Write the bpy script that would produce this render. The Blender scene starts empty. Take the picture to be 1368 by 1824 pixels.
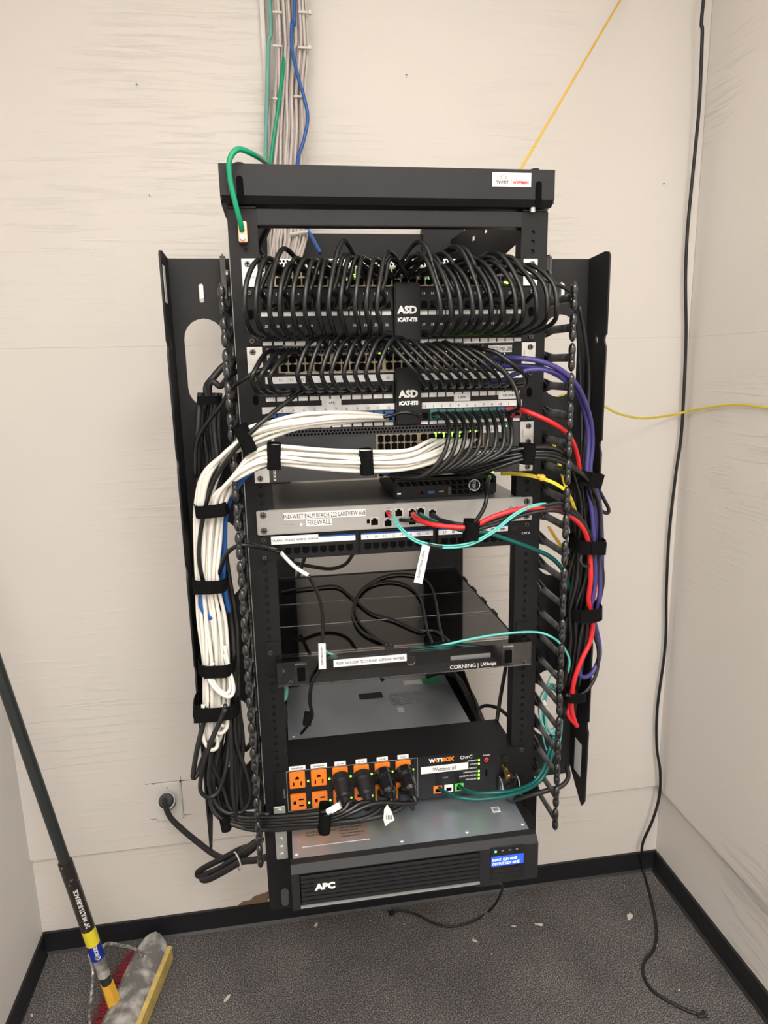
import bpy, bmesh, math, random
from mathutils import Vector, Matrix, Euler
random.seed(7)
D = bpy.data; C = bpy.context.scene.collection
sc = bpy.context.scene
PI = math.pi
# ------------------------------------------------------------------ camera
cam = D.objects.new('camera', D.cameras.new('camera')); C.objects.link(cam)
CAM = Vector((-.19880816, -1.14234644, 1.61096333))
cam.location = CAM
cam.rotation_euler = (math.radians(77.7906616), math.radians(1.22225695), math.radians(-8.90750716))
FPX = 1220.7885
cam.data.sensor_fit = 'HORIZONTAL'; cam.data.sensor_width = 36; cam.data.lens = FPX*36/1368
cam.data.clip_start = .02
sc.camera = cam
CM = cam.rotation_euler.to_matrix()
# ------------------------------------------------------------------ light
w = D.worlds.new('world'); sc.world = w; w.use_nodes = True
w.node_tree.nodes['Background'].inputs[0].default_value = (1, .96, .9, 1)
w.node_tree.nodes['Background'].inputs[1].default_value = .25
def area(name, loc, sx, sy, power, col, rot=(0, 0, 0)):
    l = D.lights.new(name, 'AREA'); l.shape = 'RECTANGLE'; l.size = sx; l.size_y = sy; l.energy = power; l.color = col
    o = D.objects.new(name, l); C.objects.link(o); o.location = loc; o.rotation_euler = rot; return o
area('ceiling_lamp_light', (.38, -2.5, 2.84), .6, 1.2, 60, (1, .965, .91))
area('right_wall_fill_light', (-.50, -1.7, 2.84), .6, 1.2, 30, (1, .965, .91))  # added fill light that lifts the right wall and the lower parts
area('ceiling_lamp_light_near', (.25, -.75, 2.84), .6, 1.2, 2, (1, .965, .91))
sc.view_settings.view_transform = 'Standard'; sc.view_settings.look = 'None'
sc.view_settings.gamma = 1; sc.view_settings.use_curve_mapping = False
sc.view_settings.exposure = -.07
# ------------------------------------------------------------------ measuring helpers
U = .04445; Z0 = 1.77596
def ZU(n): return Z0 - n*U
def ray(u, v): return CM @ Vector(((u-684)/FPX, -(v-912)/FPX, -1))
def at(u, v, y):
    d = ray(u, v); return CAM + d*((y-CAM.y)/d.y)
def atz(u, v, z):
    d = ray(u, v); return CAM + d*((z-CAM.z)/d.z)
def F(x0, y, z0):
    # point in front of the rack face that hangs in line with face position (x0, z0)
    k = (y-CAM.y)/(-CAM.y); return ('w', CAM.x+(x0-CAM.x)*k, y, CAM.z+(z0-CAM.z)*k)
def onx(u, v, x):
    d = ray(u, v); q = CAM + d*((x-CAM.x)/d.x); return ('w', q.x, q.y, q.z)
def P(p): return Vector(p[1:]) if len(p) == 4 else at(*p)
# ------------------------------------------------------------------ materials
def srgb(*c):
    r = [(x/255/12.92 if x <= 10 else ((x/255+.055)/1.055)**2.4) for x in c]; return (r[0], r[1], r[2], 1)
MATS = {}
def mat(name, col, rough=.5, metal=0, noise=0, nscale=30, bump=0, emit=0, coat=0, col2=None, stretch=(1, 1, 1), spec=.5, thresh=None):
    if name in MATS: return MATS[name]
    m = D.materials.new(name); m.use_nodes = True; nt = m.node_tree; b = nt.nodes['Principled BSDF']
    if len(col) == 3: col = (*col, 1)
    b.inputs['Base Color'].default_value = col; b.inputs['Roughness'].default_value = rough; b.inputs['Metallic'].default_value = metal
    b.inputs['Specular IOR Level'].default_value = spec; b.inputs['Coat Weight'].default_value = coat
    if emit:
        b.inputs['Emission Color'].default_value = col; b.inputs['Emission Strength'].default_value = emit
    if noise or bump or col2:
        tc = nt.nodes.new('ShaderNodeTexCoord'); mp = nt.nodes.new('ShaderNodeMapping'); mp.inputs['Scale'].default_value = stretch
        n = nt.nodes.new('ShaderNodeTexNoise'); n.inputs['Scale'].default_value = nscale; n.inputs['Detail'].default_value = 6
        nt.links.new(tc.outputs['Object'], mp.inputs[0]); nt.links.new(mp.outputs[0], n.inputs['Vector'])
        if noise or col2:
            r = nt.nodes.new('ShaderNodeValToRGB')
            lo, hi = thresh or (.3, .7)
            r.color_ramp.elements[0].position = lo; r.color_ramp.elements[1].position = hi
            k = 1-noise
            r.color_ramp.elements[0].color = (col[0]*k, col[1]*k, col[2]*k, 1)
            r.color_ramp.elements[1].color = (*col2[:3], 1) if col2 else (min(1, col[0]*(1+noise)), min(1, col[1]*(1+noise)), min(1, col[2]*(1+noise)), 1)
            nt.links.new(n.outputs['Fac'], r.inputs[0]); nt.links.new(r.outputs[0], b.inputs['Base Color'])
        if bump:
            bp = nt.nodes.new('ShaderNodeBump'); bp.inputs['Strength'].default_value = bump; bp.inputs['Distance'].default_value = .002
            nt.links.new(n.outputs['Fac'], bp.inputs['Height']); nt.links.new(bp.outputs[0], b.inputs['Normal'])
    MATS[name] = m; return m
def wallmat(name, col, axis):
    m = D.materials.new(name); m.use_nodes = True; nt = m.node_tree; b = nt.nodes['Principled BSDF']; N = nt.nodes.new; L = nt.links.new
    b.inputs['Roughness'].default_value = .55; b.inputs['Specular IOR Level'].default_value = .35
    tc = N('ShaderNodeTexCoord'); mp = N('ShaderNodeMapping')
    mp.inputs['Scale'].default_value = (1.6, 1, 26) if axis == 'x' else (1, 1.6, 26)
    mp.inputs['Rotation'].default_value = (0, .05, 0)
    L(tc.outputs['Object'], mp.inputs[0])
    n = N('ShaderNodeTexNoise'); n.inputs['Scale'].default_value = 3.2; n.inputs['Detail'].default_value = 8; n.inputs['Roughness'].default_value = .65; n.inputs['Distortion'].default_value = .5
    L(mp.outputs[0], n.inputs['Vector'])
    r = N('ShaderNodeValToRGB'); r.color_ramp.elements[0].position = .52; r.color_ramp.elements[1].position = .68
    L(n.outputs['Fac'], r.inputs[0])
    mask = N('ShaderNodeTexNoise'); mask.inputs['Scale'].default_value = 1.7; L(tc.outputs['Object'], mask.inputs['Vector'])
    mr = N('ShaderNodeValToRGB'); mr.color_ramp.elements[0].position = .42; mr.color_ramp.elements[1].position = .62; L(mask.outputs['Fac'], mr.inputs[0])
    mul = N('ShaderNodeMath'); mul.operation = 'MULTIPLY'; L(r.outputs[0], mul.inputs[0]); L(mr.outputs[0], mul.inputs[1])
    bp = N('ShaderNodeBump'); bp.inputs['Strength'].default_value = .52 if axis == 'x' else 1.0; bp.inputs['Distance'].default_value = .0018; L(mul.outputs[0], bp.inputs['Height'])
    f = N('ShaderNodeTexNoise'); f.inputs['Scale'].default_value = 240; L(tc.outputs['Object'], f.inputs['Vector'])
    bp2 = N('ShaderNodeBump'); bp2.inputs['Strength'].default_value = .12; bp2.inputs['Distance'].default_value = .001; L(f.outputs['Fac'], bp2.inputs['Height']); L(bp.outputs[0], bp2.inputs['Normal'])
    L(bp2.outputs[0], b.inputs['Normal'])
    mix = N('ShaderNodeMix'); mix.data_type = 'RGBA'; mix.inputs[6].default_value = col; mix.inputs[7].default_value = (col[0]*.9, col[1]*.88, col[2]*.84, 1)
    big = N('ShaderNodeTexNoise'); big.inputs['Scale'].default_value = 1.1; big.inputs['Detail'].default_value = 3; L(tc.outputs['Object'], big.inputs['Vector'])
    L(big.outputs['Fac'], mix.inputs[0]); L(mix.outputs[2], b.inputs['Base Color'])
    MATS[name] = m; return m
def carpetmat():
    m = D.materials.new('carpet_grey'); m.use_nodes = True; nt = m.node_tree; b = nt.nodes['Principled BSDF']; N = nt.nodes.new; L = nt.links.new
    b.inputs['Roughness'].default_value = .95; b.inputs['Specular IOR Level'].default_value = .1
    tc = N('ShaderNodeTexCoord'); n = N('ShaderNodeTexNoise'); n.inputs['Scale'].default_value = 300; n.inputs['Detail'].default_value = 3; L(tc.outputs['Object'], n.inputs['Vector'])
    r = N('ShaderNodeValToRGB'); e = r.color_ramp.elements; e[0].position = .33; e[0].color = (.045, .043, .045, 1); e[1].position = .68; e[1].color = (.36, .35, .35, 1)
    e2 = r.color_ramp.elements.new(.5); e2.color = (.118, .114, .116, 1)
    L(n.outputs['Fac'], r.inputs[0])
    n2 = N('ShaderNodeTexNoise'); n2.inputs['Scale'].default_value = 5; n2.inputs['Detail'].default_value = 5; L(tc.outputs['Object'], n2.inputs['Vector'])
    r2 = N('ShaderNodeValToRGB'); r2.color_ramp.elements[0].position = .3; r2.color_ramp.elements[0].color = (.72, .70, .70, 1); r2.color_ramp.elements[1].position = .7; r2.color_ramp.elements[1].color = (1.08, 1.05, 1.03, 1)
    L(n2.outputs['Fac'], r2.inputs[0])
    mx = N('ShaderNodeMix'); mx.data_type = 'RGBA'; mx.blend_type = 'MULTIPLY'; mx.inputs[0].default_value = 1; L(r.outputs[0], mx.inputs[6]); L(r2.outputs[0], mx.inputs[7])
    L(mx.outputs[2], b.inputs['Base Color'])
    bp = N('ShaderNodeBump'); bp.inputs['Strength'].default_value = .8; bp.inputs['Distance'].default_value = .003; L(n.outputs['Fac'], bp.inputs['Height']); L(bp.outputs[0], b.inputs['Normal'])
    return m
def glassmat(name, tint, alpha, rough=.06):
    m = D.materials.new(name); m.use_nodes = True; nt = m.node_tree; N = nt.nodes.new; L = nt.links.new
    out = nt.nodes['Material Output']; nt.nodes.remove(nt.nodes['Principled BSDF'])
    t = N('ShaderNodeBsdfTransparent'); t.inputs[0].default_value = tint; g = N('ShaderNodeBsdfGlossy'); g.inputs['Roughness'].default_value = rough; g.inputs['Color'].default_value = (1, 1, 1, 1)
    fr = N('ShaderNodeFresnel'); fr.inputs['IOR'].default_value = 1.5
    ad = N('ShaderNodeMath'); ad.operation = 'ADD'; ad.inputs[1].default_value = alpha; L(fr.outputs[0], ad.inputs[0])
    mx = N('ShaderNodeMixShader'); L(ad.outputs[0], mx.inputs[0]); L(t.outputs[0], mx.inputs[1]); L(g.outputs[0], mx.inputs[2]); L(mx.outputs[0], out.inputs[0])
    MATS[name] = m; return m
M_wallb = wallmat('painted_plywood_back', (.80, .765, .735, 1), 'x')
M_wallr = wallmat('painted_plywood_side', (.86, .825, .80, 1), 'y')
M_wallp = mat('painted_drywall', (.80, .77, .74), .6, noise=.03, nscale=3, bump=.1)
M_carpet = carpetmat()
M_base = mat('black_rubber', (.012, .012, .014), .45, bump=.15, nscale=60)
M_black = mat('black_powdercoat', (.021, .021, .0225), .5, spec=.22, noise=.08, nscale=12, bump=.05)
M_post = mat('black_rail_paint', (.012, .012, .013), .5, spec=.22, noise=.1, nscale=20)
M_dev = mat('black_device_metal', (.011, .011, .012), .45, spec=.22, noise=.05, nscale=20)
M_devg = mat('charcoal_device_metal', (.045, .045, .05), .45, noise=.05, nscale=20)
M_plas = mat('glossy_black_plastic', (.012, .012, .013), .12, coat=.6)
M_dust = mat('dusty_black_plastic', (.014, .014, .015), .28, col2=(.15, .15, .15), nscale=13, thresh=(.47, .62))
M_sock = mat('socket_black', (.003, .003, .003), .7, spec=.05)
M_cord = mat('black_cord', (.006, .006, .0065), .3, spec=.5, noise=.05)
M_cordm = mat('black_matte_cord', (.011, .011, .0115), .5, noise=.1)
M_velc = mat('black_hook_loop', (.006, .006, .006), 1, spec=.1, noise=.2, nscale=400, bump=.6)
M_white = mat('white_cable_jacket', (.78, .76, .70), .38, noise=.03, nscale=8)
M_riser = mat('pinkish_white_jacket', (.60, .54, .51), .5, noise=.1, nscale=14)
M_blue = mat('blue_cable_jacket', (.015, .10, .36), .4, noise=.03)
M_purple = mat('purple_cable_jacket', (.05, .042, .19), .4, noise=.03)
M_red = mat('red_cable_jacket', (.62, .02, .025), .4, noise=.03)
M_aqua = mat('aqua_fiber_jacket', (.12, .55, .50), .4, noise=.03)
M_aquad = mat('pale_teal_jacket', (.16, .42, .36), .5, noise=.03)
M_teal = mat('dark_teal_jacket', (.0, .085, .075), .35, noise=.03)
M_green = mat('green_wire_insulation', (.0, .30, .15), .35, noise=.03)
M_yel = mat('yellow_fiber_jacket', (.75, .60, .04), .4, noise=.03)
M_oran = mat('amber_fiber_jacket', (.80, .48, .06), .45, noise=.03)
M_silver = mat('zinc_plate', (.62, .62, .60), .35, .7, noise=.08, nscale=40)
M_cisco = mat('silver_painted_metal', (.44, .43, .42), .35, .35, noise=.03, nscale=12)
M_cistop = mat('galvanised_cover', (.38, .38, .38), .4, .7, noise=.05, nscale=10)
M_upstop = mat('grey_steel_cover', (.50, .56, .64), .36, .75, noise=.05, nscale=9)
M_bez = mat('charcoal_bezel_plastic', (.02, .02, .022), .45, spec=.22, noise=.05, nscale=20)
M_screw = mat('screw_steel', (.16, .15, .14), .3, .8, noise=.1)
M_tag = mat('white_label', (.82, .82, .82), .5, noise=.02)
M_tagg = mat('satin_grey_label', (.80, .80, .80), .3, noise=.02)
M_ink = mat('black_ink', (.02, .02, .02), .6, noise=.02)
M_wink = mat('white_ink', (.85, .85, .85), .5, noise=.02)
M_gink = mat('grey_ink', (.28, .28, .28), .5, noise=.02)
M_gold = mat('socket_shield_brass', (.30, .25, .17), .4, .6, noise=.05)
M_led = mat('green_led', (.25, 1, .05), .4, emit=5)
M_ledt = mat('cyan_green_led', (.1, 1, .5), .4, emit=3)
M_ledw = mat('white_led', (1, 1, 1), .4, emit=3)
M_redi = mat('red_led', (1, .05, .05), .4, emit=1.5)
M_lcd = mat('blue_lcd', (.03, .10, .65), .3, emit=.5)
M_lcdt = mat('lcd_characters', (.75, .85, 1), .3, emit=1.4)
M_or = mat('orange_receptacle', (.85, .22, .02), .4, noise=.03)
M_blk_b = mat('blue_keystone', (.015, .09, .32), .4, noise=.02)
M_key_t = mat('teal_keystone', (.02, .17, .16), .4, noise=.02)
M_key_r = mat('red_keystone', (.42, .015, .04), .4, noise=.02)
M_clear = glassmat('clear_acrylic', (.86, .86, .86, 1), .02)
M_smoke = glassmat('clear_cover_sheet', (.62, .62, .60, 1), .05, .04)
M_copper = mat('copper_lug', (.75, .42, .28), .35, .8, noise=.1)
M_brass = mat('brass', (.62, .46, .22), .25, 1, noise=.05)
M_glab = mat('green_label', (.02, .32, .12), .5, noise=.02)
M_foil = mat('silver_warning_label', (.48, .44, .43), .3, .6, noise=.12, nscale=12)
M_ivory = mat('white_wall_plate', (.74, .72, .68), .4, noise=.02)
M_bristle = mat('red_bristle', (.30, .012, .03), .7, noise=.3, nscale=60)
M_block = mat('plaster_splattered_block', (.16, .155, .15), .6, col2=(.55, .53, .50), nscale=26, thresh=(.45, .68), bump=.3)
M_ystrip = mat('yellow_wood_edge', (.62, .46, .14), .55, noise=.2, nscale=30)
M_hexy = mat('yellow_plastic', (.80, .44, .05), .35, noise=.05)
M_pole = mat('dark_grey_pole', (.025, .03, .03), .4, noise=.15, nscale=20)
M_slb = mat('blue_sleeve', (.01, .03, .35), .35, noise=.02); M_sly = mat('yellow_sleeve', (.8, .68, .04), .35, noise=.02); M_slk = mat('dark_brown_sleeve', (.025, .018, .016), .35, col2=(.3, .3, .28), nscale=90, thresh=(.62, .72))
M_wire = mat('splattered_wire', (.2, .2, .2), .4, .4, col2=(.6, .58, .55), nscale=70, thresh=(.45, .6))
M_tear = mat('torn_kraft_paper', (.20, .13, .08), .8, noise=.1)
M_debris = mat('plaster_crumb', (.62, .58, .52), .8, noise=.1)
M_tie = mat('translucent_tie', (.62, .60, .55), .4, noise=.02)
# ------------------------------------------------------------------ mesh helpers
def link(name, me, m, parent=None, smooth=False):
    o = D.objects.new(name, me); C.objects.link(o)
    if m: me.materials.append(m)
    if smooth:
        for p in me.polygons: p.use_smooth = True
    if parent: o.parent = parent
    return o
class B:
    def __init__(s): s.b = bmesh.new()
    def box(s, x0, x1, y0, y1, z0, z1, bev=0):
        r = bmesh.ops.create_cube(s.b, size=1, matrix=Matrix.Translation(((x0+x1)/2, (y0+y1)/2, (z0+z1)/2)) @ Matrix.Diagonal((abs(x1-x0), abs(y1-y0), abs(z1-z0), 1)))
        if bev:
            es = list({e for v in r['verts'] for e in v.link_edges})
            bmesh.ops.bevel(s.b, geom=es, offset=bev, segments=2, affect='EDGES')
        return s
    def boxm(s, mtx, sx, sy, sz):
        bmesh.ops.create_cube(s.b, size=1, matrix=mtx @ Matrix.Diagonal((sx, sy, sz, 1))); return s
    def cyl(s, p0, p1, r0, r1=None, n=16):
        p0 = Vector(p0); p1 = Vector(p1); d = p1-p0
        q = d.to_track_quat('Z', 'Y').to_matrix().to_4x4(); q.translation = (p0+p1)/2
        bmesh.ops.create_cone(s.b, cap_ends=True, segments=n, radius1=r0, radius2=r0 if r1 is None else r1, depth=d.length, matrix=q); return s
    def sph(s, c, r, sc_=(1, 1, 1)):
        bmesh.ops.create_uvsphere(s.b, u_segments=12, v_segments=8, radius=r, matrix=Matrix.Translation(c) @ Matrix.Diagonal((*sc_, 1))); return s
    def tube(s, pts, r, n=8, flat=None):
        tube_into(s.b, pts, r, n, flat); return s
    def prism(s, poly, axis, a0, a1):
        # poly: 2-D outline; axis: extrusion axis; coordinates fill the other two axes in order
        def v3(p, a):
            return {'x': (a, p[0], p[1]), 'y': (p[0], a, p[1]), 'z': (p[0], p[1], a)}[axis]
        v0 = [s.b.verts.new(v3(p, a0)) for p in poly]; v1 = [s.b.verts.new(v3(p, a1)) for p in poly]
        s.b.faces.new(v0); s.b.faces.new(v1[::-1])
        for i in range(len(poly)):
            j = (i+1) % len(poly); s.b.faces.new((v0[j], v0[i], v1[i], v1[j]))
        return s
    def done(s, name, m, parent=None, smooth=False):
        bmesh.ops.recalc_face_normals(s.b, faces=s.b.faces[:])
        me = D.meshes.new(name); s.b.to_mesh(me); s.b.free(); return link(name, me, m, parent, smooth)
def spline(pts, sub=6):
    out = []; n = len(pts)
    for i in range(n-1):
        p0 = pts[i-1] if i > 0 else pts[0]*2-pts[1]; p1 = pts[i]; p2 = pts[i+1]; p3 = pts[i+2] if i+2 < n else pts[-1]*2-pts[-2]
        for k in range(sub):
            t = k/sub
            out.append(.5*((2*p1)+(p2-p0)*t+(2*p0-5*p1+4*p2-p3)*t*t+(3*p1-p0-3*p2+p3)*t**3))
    out.append(pts[-1].copy()); return out
def tube_into(bm, pts, r, n=8, flat=None):
    rings = []; T = (pts[1]-pts[0]).normalized()
    N = T.orthogonal().normalized() if abs(T.y) > .9 else T.cross(Vector((0, 1, 0))).normalized()
    for i, p in enumerate(pts):
        t = (pts[min(i+1, len(pts)-1)]-pts[max(i-1, 0)])
        t = t.normalized() if t.length > 1e-9 else T
        N = (N-t*N.dot(t)); N = N.normalized() if N.length > 1e-6 else t.orthogonal().normalized()
        Bn = t.cross(N); rr = r(i/(len(pts)-1)) if callable(r) else r
        f = flat or 1
        rings.append([bm.verts.new(p+(N*math.cos(a)+Bn*math.sin(a)*f)*rr) for a in [2*PI*k/n for k in range(n)]]); T = t
    for a, b in zip(rings, rings[1:]):
        for k in range(n): bm.faces.new((a[k], a[(k+1) % n], b[(k+1) % n], b[k]))
    bm.faces.new(rings[0][::-1]); bm.faces.new(rings[-1])
def tag(o, label=None, cat=None, group=None, kind=None):
    if label: o['label'] = label
    if cat: o['category'] = cat
    if group: o['group'] = group
    if kind: o['kind'] = kind
    return o
def thing(name, label, cat, loc=(0, 0, 0), group=None):
    o = D.objects.new(name, None); C.objects.link(o); o.location = loc; o.empty_display_size = .05; tag(o, label, cat, group); return o
def adopt(root):
    # parts were modelled in room coordinates: keep them there under a moved root
    for ch in D.objects:
        if ch.parent == root: ch.matrix_parent_inverse = Matrix.Translation(-root.location)
def plate(name, outer, holes, thick, plane, a, m, parent=None):
    # flat sheet with real holes; plane 'xz' at y=a or 'yz' at x=a
    cu = D.curves.new(name, 'CURVE'); cu.dimensions = '2D'; cu.fill_mode = 'BOTH'; cu.extrude = thick/2
    for poly in [outer]+holes:
        sp = cu.splines.new('POLY'); sp.points.add(len(poly)-1)
        for i, p in enumerate(poly): sp.points[i].co = (p[0], p[1], 0, 1)
        sp.use_cyclic_u = True
    t = D.objects.new('t', cu); C.objects.link(t); bpy.context.view_layer.update()
    me = D.meshes.new_from_object(t.evaluated_get(bpy.context.evaluated_depsgraph_get())); D.objects.remove(t)
    for v in me.vertices:
        x, y, z = v.co
        v.co = (x, a+z, y) if plane == 'xz' else (a+z, x, y)
    me.name = name; me.materials.clear()
    b = bmesh.new(); b.from_mesh(me); bmesh.ops.recalc_face_normals(b, faces=b.faces[:]); b.to_mesh(me); b.free()
    return link(name, me, m, parent)
def circ(cx, cz, r, n=8, sx=1, sz=1): return [(cx+math.cos(2*PI*k/n)*r*sx, cz+math.sin(2*PI*k/n)*r*sz) for k in range(n)]
def oval(x0, x1, z0, z1, n=10):
    r = (x1-x0)/2; cx = (x0+x1)/2
    return [(cx+r*math.cos(PI*k/n), z1-r+r*math.sin(PI*k/n)) for k in range(n+1)]+[(cx-r*math.cos(PI*k/n), z0+r-r*math.sin(PI*k/n)) for k in range(n+1)]
FONT = {}
def text(s, h, x, y, z, m, parent, name='lettering', align='LEFT', mtx=None, sx=1, bold=0):
    cu = D.curves.new('t', 'FONT'); cu.body = s; cu.size = h*1.38; cu.align_x = align; cu.extrude = .00015; cu.resolution_u = 2; cu.offset = bold
    t = D.objects.new('t', cu); C.objects.link(t); bpy.context.view_layer.update()
    me = D.meshes.new_from_object(t.evaluated_get(bpy.context.evaluated_depsgraph_get())); D.objects.remove(t); D.curves.remove(cu)
    M4 = mtx or (Matrix.Translation((x, y, z)) @ Matrix.Rotation(PI/2, 4, 'X'))
    me.transform(M4 @ Matrix.Diagonal((sx, 1, 1, 1))); me.name = name; me.materials.clear()
    return link(name, me, m, parent)
def cable(name, label, pts, r, m, group=None, sub=6, n=8, cat='cable', parent=None, flat=None):
    q = spline([P(p) for p in pts], sub)
    b = B(); b.tube(q, r, n, flat); o = b.done(name, m, parent, smooth=True)
    if parent is None: tag(o, label, cat, group)
    return o
# ================================================================== THE ROOM
XL, XR, YW, YF, H = -.929, .914, .62, -3.6, 2.9
def struct(o): o['kind'] = 'structure'; return o
struct(B().box(XL-.1, XR+.1, YF-.1, YW+.1, -.06, 0).done('floor', M_carpet))
struct(B().box(XL-.1, XR+.1, YF-.1, YW+.1, H, H+.06).done('ceiling', M_wallp))
# back wall: drywall below, a painted plywood sheet standing proud above it
wb = B().box(XL-.1, XR+.1, YW+.012, YW+.1, 0, H)
wb.box(XL, XR, YW, YW+.012, .303, 1.664); wb.box(XL, XR, YW+.0004, YW+.012, 1.6643, H)
struct(wb.done('wall_back', M_wallb))
wr = B().box(XR+.018, XR+.1, YF, YW+.012, 0, H)
wr.box(XR, XR+.018, YF, YW+.0, .303, 1.664); wr.box(XR+.0004, XR+.018, YF, YW, 1.6643, H)
struct(wr.done('wall_right', M_wallr))
struct(B().box(XL-.1, XL, YF, YW+.012, 0, H).done('wall_left', M_wallp))
struct(B().box(XL-.1, XR+.1, YF-.1, YF, 0, H).done('wall_front', M_wallp))
struct(B().prism([(YW+.012, 0), (YW-.004, 0), (YW+.002, .006), (YW+.005, .0635), (YW+.012, .0645)], 'x', XL, XR+.018).done('baseboard_back', M_base))
struct(B().prism([(XR+.018, 0), (XR-.002, 0), (XR+.006, .006), (XR+.010, .0635), (XR+.018, .0645)], 'y', YF, YW).done('baseboard_right', M_base))
struct(B().prism([(XL, 0), (XL+.012, 0), (XL+.007, .006), (XL+.006, .0635), (XL, .0645)], 'y', YF, YW).done('baseboard_left', M_base))
# ceiling fixtures that carry the room's light; left one added to brighten the right wall
for (cx, cy, lb) in ((-.50, -1.7, 'added, unseen ceiling light fixture toward the left wall that brightens the right wall'), (.38, -2.5, 'rectangular white ceiling light fixture behind the camera'), (.25, -.75, 'rectangular white ceiling light fixture nearest the rack')):
    t = thing('ceiling_light', lb, 'light', (cx, cy, H))
    B().box(cx-.32, cx+.32, cy-.62, cy+.62, H-.035, H).done('housing', M_ivory, t)
    B().box(cx-.3, cx+.3, cy-.6, cy+.6, H-.04, H-.035).done('diffuser', mat('lit_diffuser', (1, .95, .88), .5, emit=1.5), t)
    adopt(t)
# screws in the back wall
for i, (u, v, lab) in enumerate([(244, 151, 'small painted screw head high on the wall left of the white riser cables'), (724, 134, 'small painted screw head on the wall above the rack'), (266, 348, 'small painted screw head on the wall left of the rack top'), (1182, 327, 'small screw head on the wall near the hanging black cable')]):
    p = at(u, v, YW)
    o = B().cyl((p.x, YW-.0012, p.z), (p.x, YW+.002, p.z), .0045, n=14).done('wall_screw', M_wallp, smooth=False); tag(o, lab, 'screw', 'painted screws in the back wall')
    c = B().box(p.x-.003, p.x+.003, YW-.0016, YW-.001, p.z-.0006, p.z+.0006).box(p.x-.0006, p.x+.0006, YW-.0016, YW-.001, p.z-.003, p.z+.003).done('drive_slot', M_screw, o)
# torn paper above the baseboard
pts = [at(*q, YW+.0112) for q in [(408, 1621), (418, 1618), (432, 1606), (446, 1603), (452, 1597), (478, 1588), (484, 1590), (474, 1611), (440, 1616)]]
o = B().prism([(p.x, p.z) for p in pts], 'y', YW+.0105, YW+.0118).done('torn_paper_patch', M_tear); tag(o, 'brown torn paper patch on the wall above the baseboard left of the rack foot', 'paper patch')
# ================================================================== RACK
rk = thing('equipment_rack', 'black open wall mounted equipment rack holding the network gear', 'rack', (0, .3, .6))
def rail(sx):
    x0, x1 = .213, .258
    holes = []; z = .72
    while z < 1.83:
        holes.append(circ(sx*.2325, z, .0038, 8)); z += U/3
    ol = [(sx*x0, .64), (sx*x1, .64), (sx*x1, 1.848), (sx*x0, 1.848)]
    plate('rail', ol, holes, .003, 'xz', .0035, M_post, rk)
    b = B(); b.box(sx*.2555, sx*.258, .004, .05, .64, 1.848); b.box(sx*.213, sx*.2155, .004, .03, .64, 1.848)
    b.box(sx*.218, sx*.253, .006, .007, .7, 1.84)
    b.done('rail_flange', M_post, rk)
rail(-1); rail(1)
B().box(-.2135, .2135, .001, .026, 1.824, 1.848, .001).done('top_crossbar', M_black, rk)
B().box(-.2135, .2135, .006, .04, .64, .672, .001).done('bottom_crossbar', M_post, rk)
for sx in (-1, 1): B().box(sx*.256-.004*0, sx*.214, -.001, .045, 1.8485, 1.8505).done('rail_cap', M_post, rk)
# top pan: a folded hood over the frame
hood = B().prism([(-.02, 1.906), (-.02, 1.862), (-.008, 1.853), (.10, 1.853), (.10, 1.855), (-.006, 1.8555), (-.0175, 1.863), (-.0175, 1.9035), (.14, 1.9035), (.14, 1.906)], 'x', -.265, .259)
hood.box(-.265, -.2625, -.018, .14, 1.856, 1.905); hood.box(.2565, .259, -.018, .14, 1.856, 1.905)
hood.done('top_hood', M_black, rk)
for x in (-.235, .232):
    B().prism(oval(x-.005, x+.005, 1.852, 1.889), 'y', -.0212, -.0199).done('hood_slot', M_sock, rk)
    B().cyl((x, -.002, 1.906), (x, -.002, 1.911), .009, .007).done('hood_bolt', M_post, rk)
lbl = B().box(.155, .219, -.0212, -.0202, 1.880, 1.9005).done('maker_label', M_tag, rk)
text('nvent', .0085, .160, -.0216, 1.8835, M_ink, rk, 'label_lettering', sx=.82); text('HOFFMAN', .0052, .1885, -.0216, 1.8838, M_red, rk, 'label_lettering', sx=.78, bold=.0002)
bb = B(); bb.box(.1862, .1867, -.0216, -.021, 1.883, 1.8925)
bb.done('label_rule', M_red, rk)
bb = B()
for k in range(7):
    a_ = PI*(-.15+1.3*k/6); cx_, cz_ = .1735, 1.8935
    bb.cyl((cx_+.0025*math.cos(a_), -.0214, cz_+.0025*math.sin(a_)), (cx_+.0052*math.cos(a_), -.0214, cz_+.0052*math.sin(a_)), .0004, .0006, 6)
bb.done('label_burst', M_or, rk)
B().cyl((.229, -.004, 1.846), (.229, -.004, 1.862), .0045).done('hinge_pin', M_silver, rk)
for sx in (-1, 1):
    plate('top_side_plate', [(.02, 1.903), (.60, 1.903), (.60, 1.75), (.02, 1.832)], [[(.20+i*.09, 1.868), (.225+i*.09, 1.868), (.225+i*.09, 1.878), (.20+i*.09, 1.878)] for i in range(3)], .003, 'yz', sx*.245, M_black, rk)
    plate('bottom_side_plate', [(.01, .60), (.60, .60), (.60, .875), (.01, .68)], [], .003, 'yz', sx*.245, M_post, rk)
    x0, x1 = sorted((sx*.174, sx*.276))
    B().box(x0, x1, .585, .617, .58, 1.93).done('wall_column', M_black, rk)
B().box(-.27, .22, .60, .617, 1.75, 1.918).done('wall_cross_plate', M_black, rk)
B().box(-.27, .27, .60, .617, .56, .66).done('wall_foot_plate', M_post, rk)
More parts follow.
